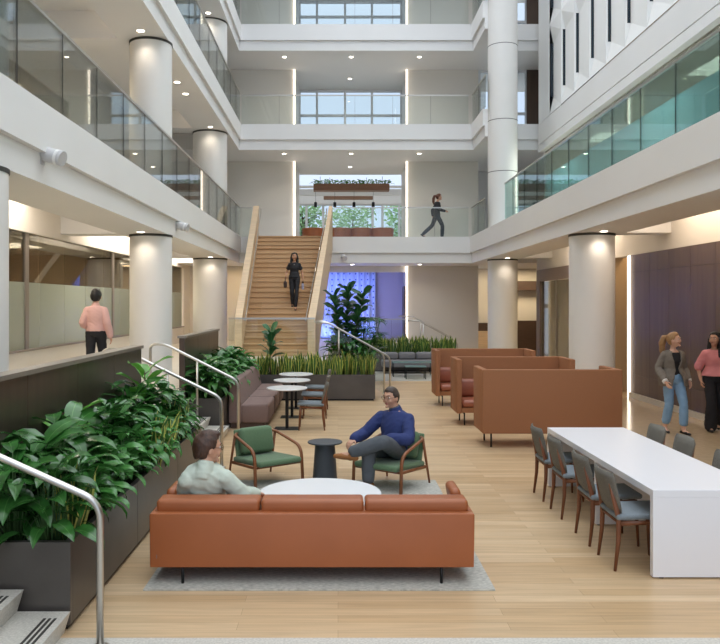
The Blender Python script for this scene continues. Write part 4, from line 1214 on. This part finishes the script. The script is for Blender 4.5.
def hand(mb, Wp, d, n, s, curl=.5, k=1.0):
    Wp = Vector(Wp); d = Vector(d).normalized(); n = Vector(n); n = (n-d*n.dot(d)).normalized(); s = Vector(s); s = (s-d*s.dot(d)-n*s.dot(n)).normalized()
    mb.tube([Wp-d*.02, Wp+d*.01, Wp+d*.045, Wp+d*.088], [.026*k, .03*k, .040*k, .041*k], 14, (1, .42), n)
    for q, l in ((.031, .070), (.0105, .080), (-.0105, .073), (-.031, .057)):
        p = Wp+d*(.075+.008*(1-abs(q)/.03))*k+s*q*k; pts = [p]; a = curl*.35
        for fr in (.30, .42, .30):
            dd = d*math.cos(a)+n*math.sin(a); p = p+dd*l*fr*k*1.15; pts.append(p); a += curl*.75
        mb.capsule(pts, [.0092*k, .0088*k, .0082*k, .007*k], 8)
    p = Wp+d*.022*k+s*.026*k; p1 = p+(d*.55+s*.75+n*.2)*.045*k; p2 = p1+(d*.85+s*.3+n*.4)*.032*k; p3 = p2+(d*.9+n*.45)*.024*k
    mb.capsule([p, p1, p2, p3], [.014*k, .0115*k, .0098*k, .0082*k], 8)
def shoe(mb, an, toe, h=.0, k=1.0, up=(0, 0, 1)):
    an = Vector(an); t = Vector(toe).normalized(); u = Vector(up); u = (u-t*u.dot(t)).normalized()
    b = an-u*.052*k
    mb.capsule([b-t*.045*k, b+t*.03*k, b+t*.10*k-u*.004, b+t*.165*k-u*.012], [.038*k, .040*k, .043*k, .030*k], 14, (1, .82), u)
    mb.capsule([an+u*.0*k, b+t*.01], [.036*k, .038*k], 12)
def arm_pts(J, s): return [Vector(J['sh'+s]), Vector(J['el'+s]), Vector(J['wr'+s])]
def limb(mb, a, b, c, ra, rb, rc, q0=0., q1=1., n=14):
    """smooth two-bone limb from fraction q0 to q1"""
    pts = []; rs = []; N_ = 14
    for i in range(N_+1):
        q = q0+(q1-q0)*i/N_
        if q < .5: p = a.lerp(b, q*2); r = ra+(rb-ra)*q*2
        else: p = b.lerp(c, q*2-1); r = rb+(rc-rb)*(q*2-1)+.006*math.sin(PI*(q*2-1))*(1 if rb > .03 else 0)
        k = max(0, 1-abs(q-.5)/.06)
        if k: p = p.lerp(a.lerp(b, .9).lerp(b.lerp(c, .1), .5), k*.6)
        pts.append(p); rs.append(r)
    mb.capsule(pts, rs, n)
def stand(fem=False):
    w = .142 if fem else .165; hp = .092
    J = dict(pelvis=(0, 0, .95), neck=(0, -.005, 1.455), head=(0, .03, 1.622), look=(0, 1, 0), hk=1.1)
    for s, x in (('R', 1), ('L', -1)):
        J['sh'+s] = (x*w, -.01, 1.375); J['el'+s] = (x*(w+.055), -.03, 1.12); J['wr'+s] = (x*(w+.06), .05, .885)
        J['hip'+s] = (x*hp, 0, .93); J['kn'+s] = (x*(hp+.01), .025, .51); J['an'+s] = (x*(hp+.01), -.02, .09); J['toe'+s] = (x*.15, 1, 0)
    return J
def person(label, loc, rotz, J, fem=False, scale=1.0, skin='skin', hair='short', haircol='hair_brown', top=('shirt', 'shirt_mint', .014, -.05, .94, 1.0),
           legs=('trousers', 'trousers_black', .012, .97, 0.), shoes='shoe_black', vox=.009, extra=None, bare_ankle=False, brows=True, glasses=False):
    P = FEMALE if fem else MALE
    ra = (.040, .034, .024) if fem else (.047, .039, .027); rl = (.084, .054, .037) if fem else (.086, .058, .040)
    V = Vector; HM = head_matrix(J)
    mb = MB()
    torso(mb, J, P, 0, -.17, 1.0)
    hc = V(J['head']); nk = V(J['neck'])
    mb.capsule([nk-(hc-nk)*.25, nk.lerp(hc, .35), hc+(nk-hc)*.28], [.062 if not fem else .05, .054 if not fem else .045, .052 if not fem else .043], 16)
    h = MB(); headmesh(h)
    h.ball((0, .093, -.022), (.0135, .017, .014)); h.capsule([(0, .086, .022), (0, .097, -.012)], [.008, .0105], 8)
    h.ball((0, .082, -.088), (.022, .018, .016)); h.ball((0, .078, .034), (.048, .014, .011))
    for s in (-1, 1):
        h.ball((s*.077, -.004, -.012), (.010, .021, .032)); h.ball((s*.04, .062, -.03), (.022, .022, .02))
    h.xf(HM); mb.add(h.v, h.f)
    for s, x in (('R', 1), ('L', -1)):
        a, b, c = arm_pts(J, s); limb(mb, a, b, c, *ra)
        tf = frame_at(J, .86); mb.capsule([tf[0]+tf[1]*x*.05, a], [.05, ra[0]*.92], 12)
        d = V(J.get('hd'+s, (c-b).normalized())); n = J.get('hn'+s, (-x, .1, 0)); t = J.get('ht'+s, (0, 1, .0))
        hand(mb, c, d, n, t, J.get('curl'+s, .55), .92 if fem else 1.04)
        hp, kn, an = V(J['hip'+s]), V(J['kn'+s]), V(J['an'+s]); limb(mb, hp, kn, an, *rl)
        tv = V(J['toe'+s]).normalized(); mb.capsule([an, an+tv*.02-V(J.get('up'+s, (0, 0, 1)))*.035, an+tv*.12-V(J.get('up'+s, (0, 0, 1)))*.05], [.034, .036, .028], 10)
    ob = bake(mb, 'person', skin, None, vox)
    ob.location = loc; ob.rotation_euler = (0, 0, rotz); ob.scale = (scale,)*3
    tag(ob, label, 'person')
    # clothing
    nm, mt, off, t0, t1, sl = top[:6]
    c = MB(); opt = top[6] if len(top) > 6 else {}
    if opt.get('gap'): torso(c, J, P, off, t0, t1, 30, 18, opt['gap'], .022, opt.get('flare', 0))
    else: torso(c, J, P, off, t0, t1, flare=opt.get('flare', 0))
    for s, x in (('R', 1), ('L', -1)):
        a, b, w = arm_pts(J, s); a = a+(b-a).normalized()*.012
        limb(c, a, b, w, ra[0]+off+.004, ra[1]+off+opt.get('puff', .002), ra[2]+off+.004+opt.get('cuffw', 0), 0, sl); tf = frame_at(J, .86); c.capsule([tf[0]+tf[1]*x*.06-tf[2]*.005, a], [.05+off*.6, ra[0]+off-.004], 12)
    if opt.get('collar'):
        q = (hc-nk).normalized(); c.tube([nk-q*.11, nk-q*.04, nk+q*.0, nk+q*.035], [.078, .076, .070, .066] if not fem else [.08, .066, .058, .054], 18)
    bake(c, nm, mt, ob, max(vox, .009), crease=.006)
    nm, mt, off, fr, flare = legs
    c = MB(); torso(c, J, P, off-.002, -.17, .10 if not fem else .17)
    for s in 'RL':
        hp, kn, an = V(J['hip'+s]), V(J['kn'+s]), V(J['an'+s])
        limb(c, hp, kn, an, rl[0]+off, rl[1]+off+.004+flare*.2, rl[2]+off+.006+flare, 0, fr, 16)
    bake(c, nm, mt, ob, max(vox, .009), crease=.005)
    for s in 'RL':
        m_ = MB(); shoe(m_, J['an'+s], J['toe'+s], k=.92 if fem else 1.05, up=J.get('up'+s, (0, 0, 1)))
        bake(m_, 'shoe', shoes, ob, .007, 2)
    # hair
    hb = MB()
    if hair in ('short', 'crop'): headmesh(hb, .015 if hair == 'short' else .009, short_keep)
    else: headmesh(hb, .012, long_keep if hair == 'long' else short_keep)
    if hair == 'short':
        hb.ball((.0, .04, .104), (.05, .04, .022)); hb.ball((0, -.082, -.03), (.058, .022, .055))
    if hair == 'long':
        for x in (-1, 1):
            for q in (0, 1): hb.capsule([(x*.05, -.02+.0*q, .08), (x*(.08+.008*q), -.01-.03*q, -.01), (x*(.092-.01*q), -.015-.035*q, -.13), (x*(.09-.02*q), .03-.07*q, -.27-.05*q)], [.032, .034, .04, .022], 10)
        hb.capsule([(0, -.07, .05), (0, -.1, -.08), (0, -.1, -.2), (0, -.1, -.3)], [.06, .06, .055, .02], 12, (1.3, .6))
    if hair == 'ponytail':
        hb.ball((0, -.105, .045), .026); hb.capsule([(0, -.1, .05), (0, -.15, .04), (-.01, -.185, -.05), (-.02, -.19, -.17), (-.02, -.18, -.25)], [.026, .042, .052, .044, .016], 12)
    hb.xf(HM); bake(hb, 'hair', haircol, ob, .006, 2, crease=.0045)
    if brows:
        for s in (-1, 1):
            e = MB().ball((s*.031, .0745, .012), (.0135, .011, .0095)); e.xf(HM); eo = e.build('eye', 'eye_white', ob, True)
            e = MB().ball((s*.031, .0825, .012), (.006, .005, .006)); e.xf(HM); e.build('iris', 'eye_dark', eo, True)
            e = MB().capsule([(s*.014, .090, .034), (s*.034, .087, .040), (s*.05, .074, .034)], [.0035, .004, .003], 6); e.xf(HM); e.build('eyebrow', haircol, ob, True)
        e = MB().capsule([(-.021, .083, -.056), (0, .0915, -.055), (.021, .083, -.056)], [.004, .0072, .004], 8); e.xf(HM); e.build('lips', 'lip', ob, True)
    if glasses:
        e = MB()
        for s in (-1, 1):
            ring = [(s*.033+.021*math.cos(a), .097, .010+.017*math.sin(a)) for a in [2*PI*i/16 for i in range(17)]]
            e.tube(ring, .0017, 6); e.tube([(s*.054, .096, .014), (s*.08, .07, .014), (s*.084, -.01, .012)], .0018, 6)
        e.tube([(-.012, .098, .012), (.012, .098, .012)], .0017, 6); e.xf(HM); e.build('glasses', 'eye_dark', ob, True)
    if extra: extra(ob, J, HM)
    return ob

# man walking away along the corridor
J = stand(); J.update(hk=1.18, shR=(.15, -.01, 1.365), shL=(-.15, -.01, 1.365), wrR=(.265, .02, .86), elR=(.225, -.05, 1.11), elL=(-.23, -.07, 1.11), wrL=(-.16, .16, 1.03), knR=(.10, .12, .50), anR=(.10, .05, .10), knL=(-.10, .0, .5), anL=(-.10, -.22, .16), toeL=(-.1, 1, -.35))
def belt(ob, J, HM):
    c = MB(); torso(c, J, MALE, .018, .02, .07); c.build('belt', 'shoe_black', ob, True)
person('person in a salmon shirt and black trousers walking away along the glazed corridor', (-4.62, 14.5, PLAT), R(4), J, False, 1.01, 'skin', 'short', 'hair_black',
       ('shirt', 'shirt_pink', .02, .03, .95, .97, dict(puff=.01, collar=True)), ('trousers', 'trousers_black', .014, .97, 0), extra=belt, vox=.011)

# man on the leather sofa, seen from behind
J = dict(pelvis=(.0, .14, .47), hk=1.14, neck=(.03, -.10, .845), head=(.045, -.055, .982), look=(.86, .5, -.12), belly=(0, -.06, 0),
         shR=(.175, -.08, .745), shL=(-.105, -.13, .74), elR=(.33, -.02, .58), wrR=(.41, .22, .53), elL=(-.17, .02, .56), wrL=(-.12, .25, .56),
         hipR=(.09, .16, .52), hipL=(-.09, .16, .52), knR=(.14, .60, .54), knL=(-.13, .60, .54), anR=(.14, .62, .11), anL=(-.12, .64, .11), toeR=(.1, 1, 0), toeL=(-.1, 1, 0),
         hnR=(0, -.2, -1), htR=(-1, 0, 0), hnL=(0, -.2, -1), htL=(1, 0, 0))
def watch(ob, J, HM):
    a, b = Vector(J['elR']), Vector(J['wrR']); p = a.lerp(b, .93); d = (b-a).normalized()
    MB().tube([p-d*.012, p+d*.012], .036, 16).build('watch', 'shoe_black', ob, True)
person('person with brown hair and glasses in a mint shirt on the leather sofa', (-1.16, 6.56, 0), 0, J, False, 1.04, 'skin', 'short', 'hair_brown',
       ('shirt', 'shirt_mint', .022, .0, .95, .93, dict(puff=.01, collar=True)), ('trousers', 'trousers_mid', .012, .97, 0), glasses=True, extra=watch, vox=.008)

# man in the green armchair
J = dict(pelvis=(0, -.15, .375), neck=(.03, -.25, .82), head=(.065, -.21, .965), look=(.1, 1, -.08), belly=(0, -.05, 0),
         shR=(.19, -.21, .735), shL=(-.14, -.25, .735), elR=(.34, -.06, .54), wrR=(.345, .15, .505), elL=(-.25, -.10, .52), wrL=(-.09, .09, .55),
         hipR=(.095, -.10, .38), hipL=(-.095, -.10, .38), knR=(.04, .28, .43), anR=(.04, .29, .095), knL=(-.15, .27, .545), anL=(.16, .44, .42),
         toeR=(.1, 1, 0), toeL=(.9, .35, .1), upL=(-.15, -.1, 1), hnR=(0, 0, -1), htR=(-1, 0, 0), hnL=(.1, 0, -1), htL=(.2, 1, 0), hdR=(.05, .8, -.45), hdL=(.85, .5, -.1), curlR=.9, curlL=.4)
def collar2(ob, J, HM):
    nk, hc = Vector(J['neck']), Vector(J['head']); q = (hc-nk).normalized()
    c = MB().tube([nk-q*.02, nk+q*.048], [.066, .0625], 18); c.build('shirt_collar', 'trousers_grey', ob, True)
person('person in a navy sweater and grey trousers sitting cross-legged in a green armchair', (CH2[0]-.05, CH2[1]+.03, RUGZ), yaw(-.6, -.8), J, False, 1.09, 'skin', 'crop', 'hair_greying',
       ('sweater', 'sweater_navy', .022, -.05, .95, .95, dict(puff=.006, collar=True)), ('trousers', 'trousers_grey', .014, .96, .004), 'shoe_tan', .008, collar2, glasses=True)

# woman coming down the staircase
J = stand(True); J.update(elR=(.25, -.08, 1.13), wrR=(.27, .12, .99), elL=(-.25, -.05, 1.12), wrL=(-.27, .02, .88), knR=(.07, .1, .49), anR=(.05, .02, .09), knL=(-.08, .14, .52), anL=(-.05, .20, .02), toeL=(0, 1, -.35), look=(0, 1, -.08), curlR=1.1, curlL=1.1)
def necklace(ob, J, HM):
    MB().ball((0, .105, 1.36), (.012, .006, .012)).build('necklace', 'steel', ob, True)
wk = 7
WZ = PLAT+(wk+1)*RISE
WS = person('person in black with long dark hair coming down the wooden staircase', (-1.36, 23.69, WZ), PI, J, True, .97, 'skin_tan', 'long', 'hair_black',
       ('blouse', 'cloth_black', .016, -.02, .955, .24, dict(puff=.02)), ('trousers', 'trousers_black', .01, .98, -.004), extra=necklace, vox=.009)
def bag():
    t = thing('handbag', 'dark handbag held by the person coming down the staircase', 'bag', (-1.63, 23.5, WZ+.6))
    mb = MB().cushion(-.05, .05, -.13, .13, 0, .2, .04, 6); mb.build('body', 'bag_brown', t, 'auto')
    MB().tube(bent([(0, -.09, .18), (0, -.06, .33), (0, .06, .33), (0, .09, .18)], .05), .008, 8).build('strap', 'bag_brown', t, True)
bag()
t = thing('water_bottle', 'pale bottle with a dark lid held by the person coming down the staircase', 'bottle', (-1.095, 23.64, WZ+.55))
MB().lathe([(.033, 0), (.035, .01), (.035, .17), (.02, .2)], n=18).build('body', 'bottle_lilac', t, 'auto'); MB().lathe([(.03, .19), (.03, .245), (.026, .25)], n=18).build('lid', 'black_metal', t, 'auto')

# walker on the bridge
J = stand(True); J.update(wrR=(.2, .30, 1.06), elR=(.22, .0, 1.14), elL=(-.22, -.14, 1.15), wrL=(-.2, -.12, .93), knR=(.08, .22, .52), anR=(.08, .20, .09), knL=(-.08, -.16, .53), anL=(-.08, -.52, .2), toeL=(0, 1, -.7), neck=(0, .04, 1.455), head=(0, .09, 1.622), shR=(.142, .03, 1.375), shL=(-.142, .03, 1.375))
person('person in dark clothes striding along the second-level bridge behind the glass', (3.8, 29.3, 4.72), -PI/2, J, True, 1.0, 'skin', 'ponytail', 'hair_auburn',
       ('jacket', 'cloth_black', .02, -.2, .955, .96), ('trousers', 'trousers_mid', .012, .97, .004), vox=.011)

# two women along the dark wall
J = stand(True); J.update(look=(-.75, .75, .02), wrR=(.24, .20, .90), elR=(.255, -.05, 1.12), elL=(-.25, -.08, 1.12), wrL=(-.26, .06, .90), knR=(.08, .02, .5), anR=(.08, -.13, .10), toeR=(.1, 1, -.15), knL=(-.09, .18, .51), anL=(-.09, .17, .09))
def blz(ob, J, HM):
    c = MB(); torso(c, J, FEMALE, .012, .12, .9); bake(c, 'black_top', 'cloth_black', ob, .009)
    for s in 'RL':
        a, b = Vector(J['el'+s]), Vector(J['wr'+s]); p = a.lerp(b, .80); q = a.lerp(b, .96)
        MB().tube([p, q], [.05, .048], 16).build('cuff', 'cuff_white', ob, True)
    c = MB(); hp = [(-.0, 0, 0)]
person('person with a blonde ponytail in a grey blazer and blue jeans, walking', (5.82, 13.2, 0), PI+R(6), J, True, 1.0, 'skin_pale', 'ponytail', 'hair_blonde',
       ('blazer', 'blazer_grey', .022, -.24, .95, .86, dict(gap=30, flare=.12, puff=.006, cuffw=.006)), ('jeans', 'jeans_blue', .012, .86, .006), 'shoe_black', .008, blz)
J = stand(True); J.update(look=(.7, .8, .0), wrR=(.23, .02, .89), elR=(.25, -.06, 1.12), knR=(.1, .18, .51), anR=(.1, .14, .09), knL=(-.09, .02, .5), anL=(-.09, -.2, .13), toeL=(0, 1, -.3))
person('person with long dark hair in a pink blouse and flared black trousers', (6.66, 13.45, 0), PI+R(-10), J, True, 1.0, 'skin', 'long', 'hair_black',
       ('blouse', 'blouse_pink', .024, .05, .95, .5, dict(puff=.016, flare=.12)), ('trousers', 'trousers_black', .014, .99, .045), 'shoe_black', .008)

# ------------------------------------------------------------------ light
area('niche_blue_light', (0, 31.0, 3.45), 2.6, 60, '#93a6ff', (R(25), 0, 0), .15)
area('niche_blue_floor_light', (.2, 31.9, PLAT+.06), 2.6, 26, '#9fb0ff', (R(165), 0, 0), .12)
for k, y in enumerate((10, 17.5, 25)):
    area('office_fill', (-7.8, y, 3.58), 1.6, 260, '#fff2e2')  # unseen fill added to brighten the glazed offices
    area('corridor_fill', (-5.45, y+2.5, 4.35), .8, 90, '#fff2e2', (0, 0, 0), 4)  # fill added up in the coffers to lift the corridor
    area('upper_room_fill', (-8.2, y, 7.45), 1.4, 420, '#fff4e6')  # added fill so the upper rooms do not go dark
    area('level_two_room_fill', (9, y, 7.7), 1.4, 480, '#f6fbff')  # extra fill added behind the teal frosted panes
    area('right_corridor_fill', (6.6, y-4, 4.33), .5, 48, '#ffe8d0', (0, 0, 0), 4)  # soft fill added along the dark wall side
area('room_fill', (8.4, 23, 3.38), 1.4, 260, '#ffeccc')  # added fill, brightens the brown meeting room
area('pantry_lamp', (7.6, 31.6, 3.7), 2.4, 90, '#ffe6bc', (0, 0, 0), .8)
area('passage_lamp', (8.2, 18.9, 4.3), 1.2, 50, '#ffdcaa', (0, 0, 0), .5)
area('bridge_underside_fill', (-3.5, 29.5, 3.7), 2, 30, '#ffdcaa', (0, 0, 0), .6)  # warm fill added below the bridge near the staircase

w = bpy.data.worlds.new('world'); SC.world = w; w.use_nodes = True
N, L = w.node_tree.nodes, w.node_tree.links; N.clear()
out = N.new('ShaderNodeOutputWorld'); bg = N.new('ShaderNodeBackground'); L.new(bg.outputs[0], out.inputs[0])
tc = N.new('ShaderNodeTexCoord'); sx = N.new('ShaderNodeSeparateXYZ'); L.new(tc.outputs['Generated'], sx.inputs[0])
cr = N.new('ShaderNodeValToRGB'); e = cr.color_ramp.elements
e[0].position = 0; e[0].color = (.86, 1.02, 1.28, 1); e[1].position = .75; e[1].color = (.90, .95, 1, 1)
x = e.new(.35); x.color = (.88, 1.0, 1.2, 1)
L.new(sx.outputs[2], cr.inputs[0])
mr = N.new('ShaderNodeMapRange'); mr.interpolation_type = 'SMOOTHSTEP'
mr.inputs[1].default_value = .3; mr.inputs[2].default_value = .8; mr.inputs[3].default_value = 1.0; mr.inputs[4].default_value = 3.2
L.new(sx.outputs[2], mr.inputs[0]); L.new(mr.outputs[0], bg.inputs[1]); L.new(cr.outputs[0], bg.inputs[0])

# ------------------------------------------------------------------ camera
cam = bpy.data.cameras.new('camera'); co = bpy.data.objects.new('camera', cam); COL.objects.link(co)
cam.sensor_fit = 'HORIZONTAL'; cam.sensor_width = 36; cam.lens = 36*760/720
co.location = (0, 0, 2.26); co.rotation_euler = (R(90), 0, 0)
cam.shift_x = (360-338)/720; cam.shift_y = -(322-303)/720
cam.clip_end = 200
SC.camera = co
SC.view_settings.view_transform = 'Standard'; SC.view_settings.look = 'None'
SC.view_settings.gamma = 1; SC.view_settings.use_curve_mapping = False
SC.view_settings.exposure = -0.08
SC.cycles.max_bounces = 8; SC.cycles.transparent_max_bounces = 16
SC.cycles.caustics_reflective = False; SC.cycles.caustics_refractive = False
SC.cycles.sample_clamp_indirect = 6
